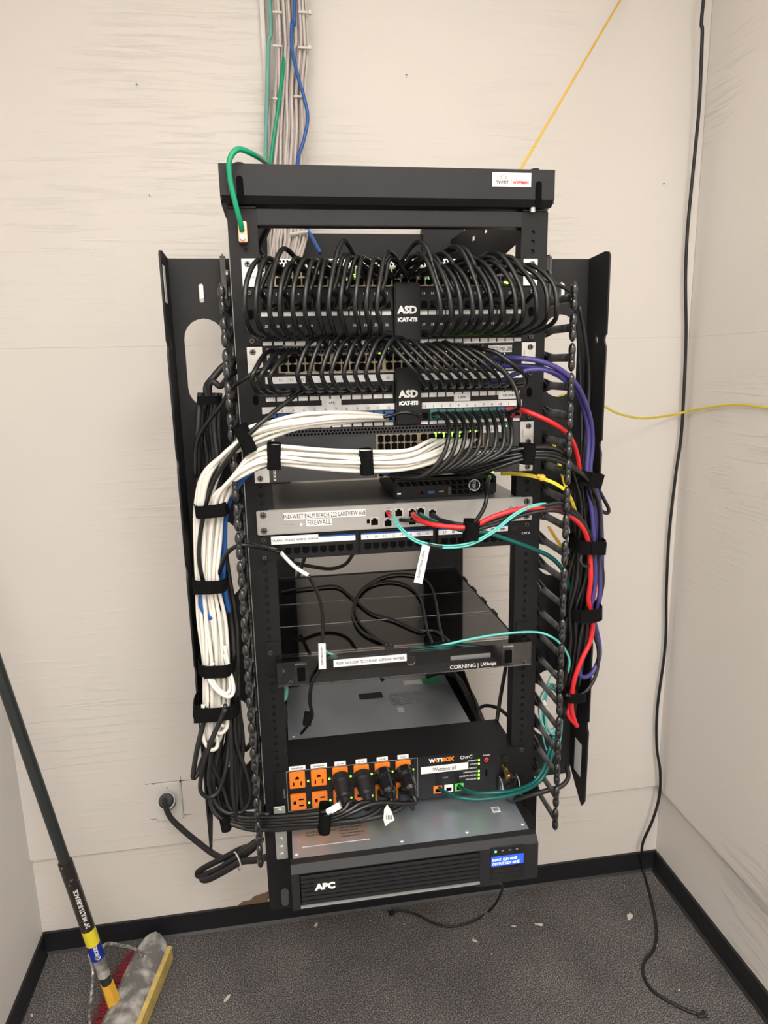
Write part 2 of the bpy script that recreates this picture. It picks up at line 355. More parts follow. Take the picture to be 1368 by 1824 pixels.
# bottom pan with its slotted ears
for sx in (-1, 1):
    x0, x1 = sorted((sx*.214, sx*.262))
    B().box(x0, x1, -.012, .05, .645, .79, .001).done('foot_bracket', M_post, rk)
    B().box(x0, x1, -.009, .10, .602, .645, .001).done('bottom_pan_end', M_post, rk)
    B().prism(oval(sx*.232-.007, sx*.232+.007, .612, .65), 'y', -.0135, -.0085).done('pan_slot', mat('worn_slot', (.09, .09, .09), .4, .3, noise=.1), rk)
B().box(-.214, .214, .0, .10, .602, .606).done('bottom_pan', M_post, rk)
# ground lug
lg = at(432, 415, -.006)
b = B().box(lg.x-.006, lg.x+.007, -.012, .002, lg.z-.014, lg.z+.016, .001); b.done('ground_lug', M_copper, rk)
B().cyl((lg.x, -.012, lg.z-.008), (lg.x, -.018, lg.z-.008), .0042, n=6).done('lug_screw', M_silver, rk)
adopt(rk)
gw = [(475, 290, .06), (455, 277, -.01), (425, 266, -.035), (409, 285, -.04), (410, 320, -.036), (420, 365, -.03), (428, 395, -.022), (431, 410, -.014)]
cable('ground_wire', 'thick green ground wire arching over the rack top to a copper lug', gw, .0042, M_green, cat='wire')
# ------------------------------------------------------------------ vertical cable managers
NF = 21
def manager(sx, label):
    r = thing('cable_manager', label, 'cable manager', (sx*.30, .06, .76), 'cable managers on both sides of the rack')
    xi, xo = sx*.262, sx*.36
    ov = [oval(*sorted((sx*.277, sx*.343)), z0, z1) for z0, z1 in ((1.545, 1.69), (1.205, 1.35), (.865, 1.01))]
    sl = [oval(*sorted((sx*.306, sx*.314)), z, z+.03) for z in (1.715,)]
    plate('back_plate', [(xi, .775), (xo, .775), (xo, 1.7835), (xi, 1.7835)], ov+sl, .003, 'xz', .06, M_black, r)
    # outer flange with broken-out notches
    y1, y0 = .06, -.018
    pr = [(y1, 1.7835), (y0+.018, 1.787), (y0+.006, 1.785), (y0, 1.778)]
    for k in range(5):
        zc = 1.64-k*.18; pr += [(y0, zc+.012), (y0+.005, zc+.010), (y0+.007, zc+.003), (y0+.004, zc-.004), (y0+.001, zc-.008), (y0, zc-.012)]
    pr += [(y0+.002, .76), (y0+.014, .742), (y0+.022, .748), (y1, .80)]
    plate('outer_flange', pr, [[(.0+.016, 1.652), (.02, 1.655), (.022, 1.646), (.018, 1.636), (.012, 1.64)]], .003, 'yz', xo, M_black, r)
    # finger web beside the rail
    prw = [(.0585, 1.762)]+[(.030-.034*abs(math.cos(PI*(1.7065-z_)/.0461))**5, z_) for z_ in [1.76-.98*q_/210 for q_ in range(211)]]+[(.0585, .78)]
    B().prism(prw, 'x', *sorted((sx*.262, sx*.2655))).done('finger_web', M_dust, r)
    B().box(*sorted((sx*.2665, sx*.2745)), .018, .05, 1.712, 1.785, .003).done('web_end', M_plas, r)
    B().prism(oval(*sorted((sx*.306, sx*.312)), 1.72, 1.742), 'y', .052, .057).done('hook', M_silver, r)
    x = sx*.268
    f0 = None
    for k in range(NF):
        z = 1.7065-k*.0461
        if f0 is None:
            b = B()
            b.tube([Vector((0, y, 0)) for y in (.03, .012, .0, -.012, -.03, -.06, -.084)], lambda t: .0125-.0058*min(1, t*2.2), 12)
            for v_ in b.b.verts: v_.co.x *= .55
            f0 = b.done('finger', M_dust, r, True)
            bb = B(); bb.sph((0, -.088, .0112), .0078, (.74, .85, 1.5)); bb.sph((0, -.088, -.0108), .0078, (.74, .85, 1.45)); bb.box(-.0035, .0035, -.093, -.083, -.012, .012, .001)
            tp = bb.done('finger_tip', M_plas, f0, True)
            f0.location = (x, 0, z)
        else:
            f = f0.copy(); C.objects.link(f); f.parent = r; f.location = (x, 0, z)
            g = tp.copy(); C.objects.link(g); g.parent = f
    adopt(r)
    return r
mL = manager(-1, 'black vertical cable manager with ring fingers left of the rack')
mR = manager(1, 'black vertical cable manager with ring fingers right of the rack')
p = at(1030, 1375, .0)
o = B().box(.3585, .3583, .005, .035, .80, .87).done('flange_label', M_tag, mR); o['label'] = 'white sticker'; o.matrix_parent_inverse = Matrix.Translation(-mR.location)
o = B().box(-.3582, -.3578, -.008, .012, 1.71, 1.765).done('flange_label', M_tag, mL); o['label'] = 'white sticker'; o.matrix_parent_inverse = Matrix.Translation(-mL.location)
# ------------------------------------------------------------------ shared device helpers
def screw(par, x, z, y=0, r=.005):
    b = B().cyl((x, y, z), (x, y-.003, z), r, r*.8, 14); o = b.done('mounting_screw', M_screw, par)
    B().box(x-r*.6, x+r*.6, y-.0034, y-.0029, z-.0006, z+.0006).box(x-.0006, x+.0006, y-.0034, y-.0029, z-r*.6, z+r*.6).done('drive_cross', M_sock, o)
def ear(par, sx, n, m=M_silver, narrow=0):
    x0, x1 = sorted((sx*.2405, sx*.2165)); z1 = ZU(n)-.0012; z0 = ZU(n+1)+.0015
    plate('mounting_ear', [(x0, z0), (x1, z0), (x1, z1), (x0, z1)], [oval(sx*.2315-.005, sx*.2315+.005, z0+.016, z0+.027, 6)], .0025, 'xz', -.0005, m, par)
    B().box(x0+.004, x1-.004, -.004, -.001, z0+.014, z0+.029, .001).done('clip_nut', M_silver, par)
    screw(par, sx*.2315, z1-.008, -.002); 
    if n in (6, 7): screw(par, sx*.2315, z0+.007, -.002)
def jack(par, x, z, w=.0125, h=.0105, y=-.0005, m=None):
    o = B().box(x-w/2, x+w/2, y-.0006, y, z-h/2, z+h/2).box(x-w/4, x+w/4, y-.0006, y, z-h/2-.0022, z-h/2).done('jack', m or M_sock, par); return o
def leds(par, pts, m=M_led, s=.0022, y=-.0012):
    b = B()
    for x, z in pts: b.box(x-s/2, x+s/2, y-.0006, y, z-s/2, z+s/2)
    return b.done('status_light', m, par)
def hexvent(par, x0, x1, z0, rows, m=M_silver, step=.0058, y=-.0008):
    h = rows*step*.87+.002
    o = B().box(x0, x1, y-.0006, y, z0, z0+h).done('vent_grille', m, par)
    b = B()
    for r_ in range(rows):
        n = int((x1-x0-.006)/step)
        for k in range(n):
            cx = x0+.003+step*(k+.5)+(step/2 if r_ % 2 else 0); cz = z0+.001+step*.87*(r_+.5)
            b.cyl((cx, y-.0012, cz), (cx, y-.0005, cz), step*.38, n=6)
    b.done('vent_hole_pattern', M_sock, o)
def switch(n, label, vm, ports_x, cols_shift=0, brand=True, tagtxt=None, front=M_dev, grill=True, ledset=()):
    zt, zb = ZU(n), ZU(n+1)
    t = thing('network_switch', label, 'network switch', (0, .1, zb))
    B().box(-.2165, .2165, 0, .32, zb+.001, zt-.001).done('chassis', front, t)
    ear(t, -1, n); ear(t, 1, n)
    if grill: hexvent(t, -.19, .15, zt-.0135, 2, vm)
    for (x0, x1, nc) in ports_x:
        zc = (zt+zb)/2-.0065
        bl = B().box(x0-.002, x1+.002, -.0015, .001, zc-.0145, zc+.0145).done('port_block', M_gold, t)
        w = (x1-x0)/nc
        for c in range(nc):
            for rr in (0, 1):
                x = x0+w*(c+.5); z = zc+(.0068 if rr == 0 else -.0068)
                B().box(x-w*.42, x+w*.42, -.0022, -.0014, z-.0052, z+.0052).box(x-w*.2, x+w*.2, -.0023, -.0014, z-.0062, z+.0062).done('socket', M_sock, bl)
    if brand: text('juniper', .0075, -.200, -.001, zt-.0115, M_gink, t, 'brand_lettering')
    if ledset: leds(t, ledset, s=.0032)
    leds(t, [(.186, zt-.008), (.192, zt-.008), (.186, zt-.019)], M_ledt, .0022)
    B().box(-.2095, -.2055, -.0016, -.0006, zb+.004, zt-.004).done('side_sticker', M_tag, t)
    b = B()
    for k in range(6): b.box(-.2085, -.2065, -.0019, -.0015, zb+.007+k*.0055, zb+.010+k*.0055)
    b.done('sticker_print', M_ink, t)
    B().box(.168, .198, -.0012, -.0004, zb+.006, zb+.022).done('uplink_panel', M_devg, t)
    for k in range(3): B().box(.170+k*.0085, .1765+k*.0085, -.0016, -.001, zb+.009, zb+.016).done('uplink_socket', M_sock, t)
    if tagtxt:
        x0, x1, zz = tagtxt[1]
        B().box(x0, x1, -.0022, -.0012, zz-.006, zz+.006).done('label_strip', M_tagg, t)
        text(tagtxt[0], .0068, x0+.003, -.0024, zz-.0036, M_ink, t, sx=.78)
    adopt(t); return t
blk = [(-.190, -.108, 6), (-.104, -.022, 6), (-.018, .064, 6), (.068, .150, 6)]
def L(u, v): q = at(u, v, 0); return (q.x, q.z)
ls1 = [L(*q) for q in [(478, 473), (532, 497), (541, 498), (556, 497), (562, 489), (618, 498), (626, 497), (634, 497), (630, 492), (757, 496), (797, 499), (800, 496), (822, 494), (903, 504), (899, 503), (560, 497), (640, 470)]]
LS = .0034
switch(0, 'black rack switch topmost in the rack behind the looped patch cords', M_silver, blk, ledset=ls1)
ls2 = [L(*q) for q in [(796, 627), (807, 627), (825, 627), (836, 626), (842, 626), (690, 620), (676, 630), (508, 643), (860, 655), (868, 655), (876, 655)]]
switch(3, 'black rack switch with a VC2-M0 sticker between the two large patch panels', M_devg, blk, tagtxt=('VC2-M0 .249', (.158-.0, .199, ZU(3)-.011)), ledset=ls2)
blk3 = [(-.034, .035, 6), (.039, .150, 8)]
ls3 = [L(*q) for q in [(775, 772), (782, 771), (790, 772), (797, 771), (805, 771), (812, 770), (819, 770), (838, 768), (846, 768), (776, 776), (791, 776), (806, 775), (818, 776), (841, 773)]]
switch(6, 'charcoal rack switch with a VC-M1 sticker above the white cable bundle', M_devg, blk3, tagtxt=('VC1-M1', (.150, .182, ZU(6)-.012)), front=M_devg, ledset=ls3)
ls4 = [L(*q) for q in [(855, 841), (869, 840), (877, 840)]]
switch(7, 'charcoal rack switch with a VC1-M0 sticker behind the white cable bundle', M_devg, blk3, brand=False, grill=False, tagtxt=('VC1-M0 .250', (.138, .180, ZU(7)-.011)), front=M_devg, ledset=ls4)
# ------------------------------------------------------------------ ASD patch panels
XA = [-.2075+k*.0176 for k in range(12)]; XB = [.0475+k*.01465 for k in range(12)]
def patch_panel(n, label, nums1, nums2, strips, cols2=None):
    zt, zb = ZU(n), ZU(n+2)
    t = thing('patch_panel', label, 'patch panel', (0, .02, zb))
    B().box(-.2405, .2405, -.001, .004, zb+.001, zt-.001).box(-.21, .21, .004, .05, zb+.004, zt-.004).done('panel_body', M_dev, t)
    for sx in (-1, 1):
        for zz in (zt-.008, zb+.008, ):
            screw(t, sx*.2315, zz, -.002, .0045)
        B().prism(oval(sx*.2315-.0045, sx*.2315+.0045, (zt+zb)/2-.004, (zt+zb)/2+.012), 'y', -.0018, -.0008).done('slot', M_sock, t)
    # centre cover
    B().box(-.003, .039, -.016, -.001, zb+.003, zt+.006, .002).done('centre_cover', M_dev, t)
    cz = zt-.042
    text('ASD', .0115, .0175, -.0165, cz, M_wink, t, 'brand_lettering', 'CENTER', bold=.0008, sx=1.05)
    text('iCAT-ITS', .006, .0175, -.0165, cz-.0125, M_wink, t, 'brand_lettering', 'CENTER', bold=.0006)
    for row in (0, 1):
        zj = zt-(.60 if row == 0 else 1.64)*U
        for half, xs in ((0, XA), (1, XB)):
            pw = xs[1]-xs[0]
            B().box(xs[0]-pw*.55, xs[-1]+pw*.55, -.006, -.001, zj-.0095, zj+.0105).done('jack_housing', M_dev, t)
            for k, x in enumerate(xs):
                m = None
                if cols2 and row == 1:
                    kc = cols2(half, k)
                    if kc: B().box(x-pw*.42, x+pw*.42, -.0085, -.006, zj-.008, zj+.009).done('keystone', kc, t)
                B().box(x-pw*.3, x+pw*.3, -.0092, -.0058, zj-.006, zj+.004).done('jack', M_sock, t)
                if not (strips and row == 1 and False):
                    zl = zt-(.90 if row == 0 else 1.91)*U
                    B().box(x-pw*.42, x+pw*.42, -.002, -.0008, zl-.0035, zl+.0035).done('port_label', M_tagg, t)
                zn = zt-(.22 if row == 0 else 1.32)*U
                num = (nums1 if row == 0 else nums2)(half, k)
                if num:
                    text(str(num), .0042, x, -.0036 if strips else -.0012, zn-.002, M_ink if strips else M_wink, t, 'port_number', 'CENTER')
    if strips:
        for (x0, x1, zc, hh) in strips: B().box(x0, x1, -.0032, -.001, zc-hh, zc+hh).done('paper_strip', M_tag, t)
    adopt(t); return t
patch_panel(1, 'black two row patch panel with ASD cover behind the upper fan of cords', lambda h, k: 1+k+12*h, lambda h, k: 25+k+12*h, None)
def nm1(h, k): return {0: [0, 50, 51, 52, 0, 0, 55, 56, 57, 0, 59, 60], 1: [61, 62, 63, 64, 65, 66, 67, 68, 69, 70, 71, 72]}[h][k]
def nm2(h, k): return (k+1) if h == 0 else ['15', 1, 2, 3, 4, 5, 6, 7, 8, '48', 1, 2][k]
def kc(h, k): return M_blk_b if h == 0 else (None if k == 0 else M_key_t if k < 9 else M_blk_b if k == 9 else M_key_r)
z5 = ZU(4)-.22*U; z6 = ZU(4)-1.30*U
pp2 = patch_panel(4, 'black patch panel with ASD cover and coloured jacks under white paper strips', nm1, nm2,
    [(-.214, -.150, z5, .0055), (-.142, -.005, z5, .0055), (.043, .112, z5, .0055), (.114, .218, z5, .0055), (-.222, -.004, z6, .0055), (.043, .218, z6, .0055)], kc)
for s, x0, x1, zz in (('APS', -.125, -.093, ZU(4)-1.08*U), ('CAMS', .098, .126, ZU(4)-1.02*U), ('UPLINKS', .176, .213, ZU(4)-1.0*U)):
    o = B().box(x0, x1, -.0036, -.0022, zz-.006, zz+.006).done('header_label', M_tag, pp2); o.matrix_parent_inverse = Matrix.Translation(-pp2.location)
    o = text(s, .0042, (x0+x1)/2, -.0039, zz-.002, M_ink, pp2, 'header_lettering', 'CENTER'); o.matrix_parent_inverse = Matrix.Translation(-pp2.location)
# ------------------------------------------------------------------ mini PC on top of the firewall
zt = ZU(9)
t = thing('mini_computer', 'small black desktop computer resting on the silver firewall', 'computer', (.09, .05, zt))
Y_ = .03; x0, x1 = -.002, .186; zc1 = zt+.0355
B().box(x0, x1, .03, .205, zt, zc1, .003).done('case', M_dev, t)
b = B()
for k in range(15):
    xx = x0+.006+k*.0118
    b.prism([(xx, zc1-.005), (xx+.009, zc1-.005), (xx+.014, zc1-.013), (xx+.005, zc1-.013)], 'y', Y_-.0006, Y_+.0005)
for k in range(6):
    for j in range(2):
        xx = x0+.102+k*.0118; zz = zc1-.0145-j*.009
        if xx+.014 < x1: b.prism([(xx, zz), (xx+.009, zz), (xx+.013, zz-.0075), (xx+.004, zz-.0075)], 'y', Y_-.0006, Y_+.0005)
b.done('vent_grille', M_sock, t)
cx, cz = x1-.042, zt+.019
b = B(); ring = [Vector((cx+.010*math.cos(a), Y_-.0012, cz+.010*math.sin(a))) for a in [2*PI*k/24 for k in range(25)]]
b.tube(ring, .0008, 6); B().cyl((cx, Y_, cz), (cx, Y_-.0011, cz), .0102, n=24).done('badge', M_dev, t)
b.done('badge_ring', M_wink, t)
text('DELL', .0056, 0, 0, 0, M_wink, t, 'brand_lettering', 'CENTER', mtx=Matrix.Translation((cx+.002, Y_-.0014, cz)) @ Matrix.Rotation(PI/2, 4, 'X') @ Matrix.Rotation(PI/2, 4, 'Z'))
B().box(x0+.006, x0+.012, Y_-.0008, Y_+.0002, zt+.009, zt+.0105).done('power_light', M_ledw, t)
B().cyl((x0+.05, Y_+.0002, zt+.01), (x0+.05, Y_-.0012, zt+.01), .0028).done('audio_jack', M_sock, t)
B().box(x0+.062, x0+.073, Y_-.0008, Y_+.0002, zt+.008, zt+.012).done('usb_socket', M_blue, t)
B().box(x0+.081, x0+.09, Y_-.0008, Y_+.0002, zt+.009, zt+.0115).done('usb_c_socket', M_gink, t)
B().box(x0+.098, x0+.1035, Y_-.0008, Y_+.0002, zt+.004, zt+.018).done('front_tab', M_devg, t)
adopt(t)
# ------------------------------------------------------------------ Cisco firewall
zt, zb = ZU(9), ZU(10)
t = thing('firewall_appliance', 'silver rack firewall with WEST PALM BEACH and FIREWALL stickers', 'firewall', (0, .1, zb))
B().box(-.222, .222, .0, .255, zb+.001, zt-.0005).done('chassis', M_cistop, t)
b = B(); b.box(-.2415, .2415, -.004, 0, zb+.001, zt-.001, .0015); b.done('faceplate', M_cisco, t)
for sx in (-1, 1):
    for zz in (zt-.009, zb+.009): screw(t, sx*.2305, zz, -.004, .0058)
def lab(par, s, x0, x1, z, hh, th, y=-.0045, m=M_tag, ink=M_ink, sx=.8):
    o = B().box(x0, x1, y-.0008, y, z-hh, z+hh).done('label_strip', m, par)
    text(s, th, (x0+x1)/2, y-.001, z-th*.5, ink, par, 'label_lettering', 'CENTER', sx=sx); return o
a = at(505, 918, 0); b_ = at(651, 911, 0)
lab(t, 'IND-WEST PALM BEACH-222 LAKEVIEW AVE', a.x, b_.x, (a.z+b_.z)/2-.001, .0063, .0078, sx=.66)
a = at(545, 929, 0); b_ = at(591, 927, 0)
lab(t, 'FIREWALL', a.x, b_.x, (a.z+b_.z)/2-.0005, .0066, .009, sx=.72)
leds(t, [(-.168, zb+.0165)], M_ledw, .003, -.0045)
text('CISCO', .0058, .219, -.0045, zb+.012, M_ink, t, 'brand_lettering', 'RIGHT')
b = B()
for k, h in enumerate((2, 4, 7, 4, 2, 4, 7, 4, 2)): b.box(.196+k*.0026, .1968+k*.0026, -.0048, -.004, zb+.022, zb+.022+h*.0012)
b.done('brand_mark', M_ink, t)
B().box(-.056, -.043, -.0048, -.003, zb+.012, zb+.019).done('usb_socket', M_sock, t)
for (u, v, mm) in [(667, 929, 0), (691, 915, 1), (691, 931, 0), (710, 913, 1), (734, 913, 1), (734, 928, 0), (749, 911, 1), (770, 914, 2)]:
    q = at(u, v, -.004)
    fr = B().box(q.x-.008, q.x+.008, -.0055, -.004, q.z-.0075, q.z+.0075).done('port_frame', M_silver, t)
    B().box(q.x-.006, q.x+.006, -.0062, -.0054, q.z-.006, q.z+.004).box(q.x-.003, q.x+.003, -.0062, -.0054, q.z+.003, q.z+.0065).done('port_opening', M_sock, fr)
b = B()
for u, v in [(672, 925), (692, 905), (710, 904), (741, 902), (755, 901), (770, 901), (510, 934), (519, 934)]:
    q = at(u, v, -.004); b.box(q.x-.003, q.x+.003, -.0046, -.0039, q.z-.0005, q.z+.0005)
b.done('port_print', M_gink, t)
adopt(t)
# ------------------------------------------------------------------ Cat 6 panel
zt, zb = ZU(10), ZU(11)
t = thing('patch_panel', 'black 24 jack CAT.6 patch panel directly under the silver firewall', 'patch panel', (0, .02, zb))
B().box(-.2405, .2405, -.001, .003, zb+.001, zt-.001).box(-.222, .222, .003, .04, zb+.004, zt-.004).done('panel_body', M_dev, t)
for blkk in range(3):
    xx0 = -.205+blkk*.136; xx1 = xx0+.13
    B().box(xx0, xx1, -.008, -.001, zb+.003, zt-.004, .001).done('jack_block', M_dev, t)
    B().box(xx0+.002, xx1-.002, -.0086, -.0078, zt-.015, zt-.006).done('number_strip', M_tag, t)
    B().box(xx0+.002, xx1-.002, -.0087, -.0077, zt-.0065, zt-.004).done('blue_strip', M_blk_b, t)
    for k in range(8):
        x = xx0+.013+k*.0149
        jack(t, x, zb+.018, .0115, .0095, -.0082)
        nlab = {0: '', 1: str(9+k), 2: str(17+k)}[blkk]
        if nlab: text(nlab, .0045, x, -.009, zt-.0128, M_ink, t, 'port_number', 'CENTER')
a = at(483, 963, -.01); b_ = at(567, 957, -.01)
B().box(a.x, b_.x, -.0102, -.0092, (a.z+b_.z)/2-.008, (a.z+b_.z)/2+.006).done('label_strip', M_tag, t)
for k in range(4): text('WAN%d' % (k+1), .0042, a.x+.011+k*(b_.x-a.x)/4, -.0106, (a.z+b_.z)/2-.003, M_ink, t, 'label_lettering', 'CENTER')
for k in range(3): text(str(198+k), .0052, .165+k*.02, -.0106, zt-.013, M_ink, t, 'port_number', 'CENTER')
text('CAT.6', .0042, .231, -.0015, zb+.020, M_wink, t, 'rating_lettering', 'CENTER')
for sx in (-1, 1): screw(t, sx*.2325, zt-.007, -.001, .004)
screw(t, -.2325, zb+.006, -.001, .0045)
adopt(t)
# ------------------------------------------------------------------ fiber housing
zt = 1.110; zb = 1.070
t = thing('fiber_housing', 'black fiber termination housing with a clear hinged cover', 'fiber housing', (0, .2, zb))
B().box(-.217, .217, .0, .46, zb, zb+.002).done('tray', M_dev, t)
for sx in (-1, 1): B().box(sx*.2155, sx*.2175, .0, .46, zb, zt+.001).done('side_wall', M_dev, t)
B().box(-.217, .217, .458, .46, zb, zt+.002).done('rear_wall', M_devg, t)
B().box(-.2165, .2165, .006, .456, zt-.0015, zt).done('top_sheet', M_smoke, t)
for sx in (-1, 1): B().box(*sorted((sx*.217, sx*.2405)), -.0015, .001, zt-.034, zt+.030).done('mounting_ear', M_dev, t)
for sx in (-1, 1):
    for zz in (zt+.010,): screw(t, sx*.232, zz, -.0015, .0045)
B().box(-.217, .217, -.026, -.003, zb-.002, zb+.002).box(-.2, .2, -.0275, -.024, zb-.002, zb+.016).done('front_lip', M_dev, t)
cv = B(); cv.box(-.222, .235, -.034, -.032, zb-.001, zt+.004); cv.box(-.222, .235, -.032, .004, zt+.002, zt+.004); cv.box(-.222, -.2205, -.032, 0, zb, zt+.004); cv.box(.2335, .235, -.032, 0, zb, zt+.004)
o = cv.done('clear_front_cover', M_clear, t); o['label'] = 'clear plastic front cover'
for x in (-.181, .19):
    la = B().box(x-.012, x+.012, -.037, -.033, zb+.004, zt+.001, .002).done('latch', M_clear, t)
    B().box(x-.007, x+.007, -.0378, -.0365, zb+.008, zt-.007, .0005).done('latch_window', M_sock, la)
for x in (-.20, .219): screw(t, x, zb+.006, -.034, .004)
B().cyl((.012, -.034, zt-.012), (.012, -.037, zt-.012), .0085, n=20).done('cover_lock', M_clear, t)
text('CORNING', .0075, .082, -.0352, zb+.005, M_wink, t, 'brand_lettering')
text('|', .0075, .133, -.0352, zb+.005, M_wink, t, 'brand_lettering')
text('LANscape', .0068, .139, -.0352, zb+.006, M_wink, t, 'brand_lettering', sx=.75)
B().box(.09, .165, -.012, -.009, zb+.004, zb+.018).done('inner_label', M_tagg, t)
for x0, x1 in ((-.15, -.03), (.02, .13)): B().box(x0, x1, .03, .12, zt-.02, zt-.0185).done('cassette', mat('pale_cassette', (.34, .34, .34), .4, noise=.03), t)
for yy in (.14, .27): B().box(-.2165, .2165, yy, yy+.0015, zt, zt+.0006).done('sheet_seam', M_gink, t)
for k in range(5): B().box(*sorted((.2175, .2215)), .12+k*.075, .15+k*.075, zt-.004, zt+.002).done('side_tab', M_dev, t)
a = at(594, 1180, -.034); b_ = at(724, 1171, -.034)
zz = (a.z+b_.z)/2
B().box(a.x, b_.x, -.036, -.0345, zz-.007, zz+.006).done('label_strip', M_tag, t)
text('FROM: 2nd FLOOR TELCO ROOM   6-STRAND MM FIBER', .0052, (a.x+b_.x)/2, -.0364, zz-.003, M_ink, t, 'label_lettering', 'CENTER', sx=.68)
adopt(t)
# ------------------------------------------------------------------ power conditioner
zt, zb = ZU(20), ZU(22)
t = thing('power_controller', 'black rack power controller with a row of orange outlets', 'power strip', (0, .02, zb))
B().box(-.238, .238, -.003, 0, zb, zt).box(-.218, .218, 0, .105, zb+.004, zt, ).done('chassis', M_dev, t)
b = B()
for (xa, xb, za, zb_) in [(-.217, .028, zt-.0008, zt-.0001), (-.217, .028, zb+.0065, zb+.0072), (-.217, -.2162, zb+.0065, zt), (.0272, .028, zb+.0065, zt)]: b.box(xa, xb, -.0036, -.003, za, zb_)
b.done('outline_print', M_gink, t)
text('ALWAYS', .0035, 0, 0, 0, M_gink, t, 'side_print', 'CENTER', mtx=Matrix.Translation((-.2205, -.0034, (zt+zb)/2)) @ Matrix.Rotation(PI/2, 4, 'X') @ Matrix.Rotation(PI/2, 4, 'Z'))
XO = [-.1975+k*.0394 for k in range(6)]
tags = ['PRIMARY WP', 'BACKUP WP', 'VC1-M0', 'VC1-M1', 'VC2-M0', 'VC2-M1']
for k, x in enumerate(XO):
    for row in (0, 1):
        z = zt-.0175 if row == 0 else zb+.0265
        oc = B().box(x-.0142, x+.0142, -.0085, -.003, z-.016, z+.016, .001).done('outlet', M_or, t)
        b = B()
        if row == 0: b.box(x-.008, x-.0055, -.009, -.0084, z-.010, z-.003).box(x+.0055, x+.008, -.009, -.0084, z-.010, z-.002).prism([(x-.0035, z+.003), (x+.0035, z+.003), (x+.0035, z+.006), (x, z+.0085), (x-.0035, z+.006)], 'y', -.009, -.0084)
        else: b.box(x+.001, x+.010, -.009, -.0084, z+.0045, z+.007).box(x+.001, x+.010, -.009, -.0084, z-.008, z-.0055).box(x-.009, x-.004, -.009, -.0084, z-.003, z+.003)
        b.done('outlet_slots', M_sock, oc)
        leds(t, [(x+.0195, z-.006)], M_led, .003, -.0035)
    B().boxm(Matrix.Translation((x+.001, -.001, zt+.0035)) @ Matrix.Rotation(-.1, 4, 'X'), .030 if k < 2 else .021, .001, .008).done('outlet_label', M_tag, t)
    text(tags[k], .0033, x+.001, -.0022, zt+.002, M_ink, t, 'outlet_lettering', 'CENTER', sx=.8)
text('W', .0075, .050, -.0034, zt-.0135, M_wink, t, 'brand_lettering', bold=.0006); text('A', .0075, .0585, -.0034, zt-.0135, M_or, t, 'brand_lettering', bold=.0006)
text('TT', .0075, .0648, -.0034, zt-.0135, M_wink, t, 'brand_lettering', bold=.0006); text('BOX', .0075, .0755, -.0034, zt-.0135, M_or, t, 'brand_lettering', bold=.0008)
text('OvrC', .0075, .110, -.0034, zt-.0135, M_wink, t, 'brand_lettering')
lab(t, 'Wattbox #1', .034, .126, zt-.0285, .0072, .0085, y=-.0032, sx=.8)
leds(t, [(.147, zt-.019-k*.0078) for k in (0, 1, 3, 4, 5)], M_led, .0032, -.0035)
for k, s in enumerate(('INTERNET', 'SYSTEM', 'AUTO REBOOT', 'SAFE VOLTAGE', 'SURGE PROTECTED', 'GROUNDED')): text(s, .0028,   .143, -.0034, zt-.0203-k*.0078, M_wink, t, 'indicator_print', 'RIGHT')
text('RESET', .003, .076, -.0034, zt-.05, M_gink, t, 'indicator_print')
text('POWER', .0028, .162, -.0034, zt-.012, M_wink, t, 'indicator_print', 'CENTER')
b = B(); b.tube([Vector((.162+.0035*math.sin(a), -.0036, zt-.0205+.0035*math.cos(a))) for a in [.6+5.1*k/14 for k in range(15)]], .0006, 6); b.box(.1614, .1626, -.004, -.0032, zt-.019, zt-.0155); b.done('power_symbol', M_redi, t)
B().box(.160, .164, -.004, -.003, zt-.055, zt-.042).done('voltage_switch', M_sock, t)
for k, (x, m) in enumerate(((.066, M_or), (.0875, M_tag), (.108, M_key_t))):
    o = B().box(x-.0085, x+.0085, -.006, -.003, zb+.010, zb+.025, .0005).done('network_port', m if k < 2 else mat('green_port', (.08, .55, .05), .4, emit=.25), t)
    B().box(x-.005, x+.005, -.0066, -.0058, zb+.013, zb+.020).done('port_opening', M_sock, o)
text('HOST', .003, .0875, -.0034, zb+.007, M_wink, t, 'indicator_print', 'CENTER')
b = B().cyl((.197, -.003, zt-.018), (.197, -.012, zt-.018), .0065); b.done('fuse_holder', M_plas, t)
B().cyl((.197, -.003, zt-.038), (.199, -.028, zt-.045), .0068, .0075).cyl((.199, -.028, zt-.045), (.1992, -.030, zt-.0455), .003).done('ground_terminal', M_brass, t)
B().box(.183, .225, -.016, -.003, zb+.004, zb+.034, .002).done('power_inlet', M_plas, t)
for bx in (.186, .220): B().tube([Vector(p) for p in ((bx, -.01, zb+.034), (bx+.001, -.022, zb+.030), (bx+.003, -.03, zb+.006), (bx+.004, -.028, zb-.002))], .0012, 6).done('retaining_bail', M_silver, t)
B().cyl((.205, -.016, zb+.012), (.205, -.036, zb+.006), .010, .012).done('inlet_plug', M_plas, t)
screw(t, .232, zt-.007, -.003, .0045)
adopt(t)
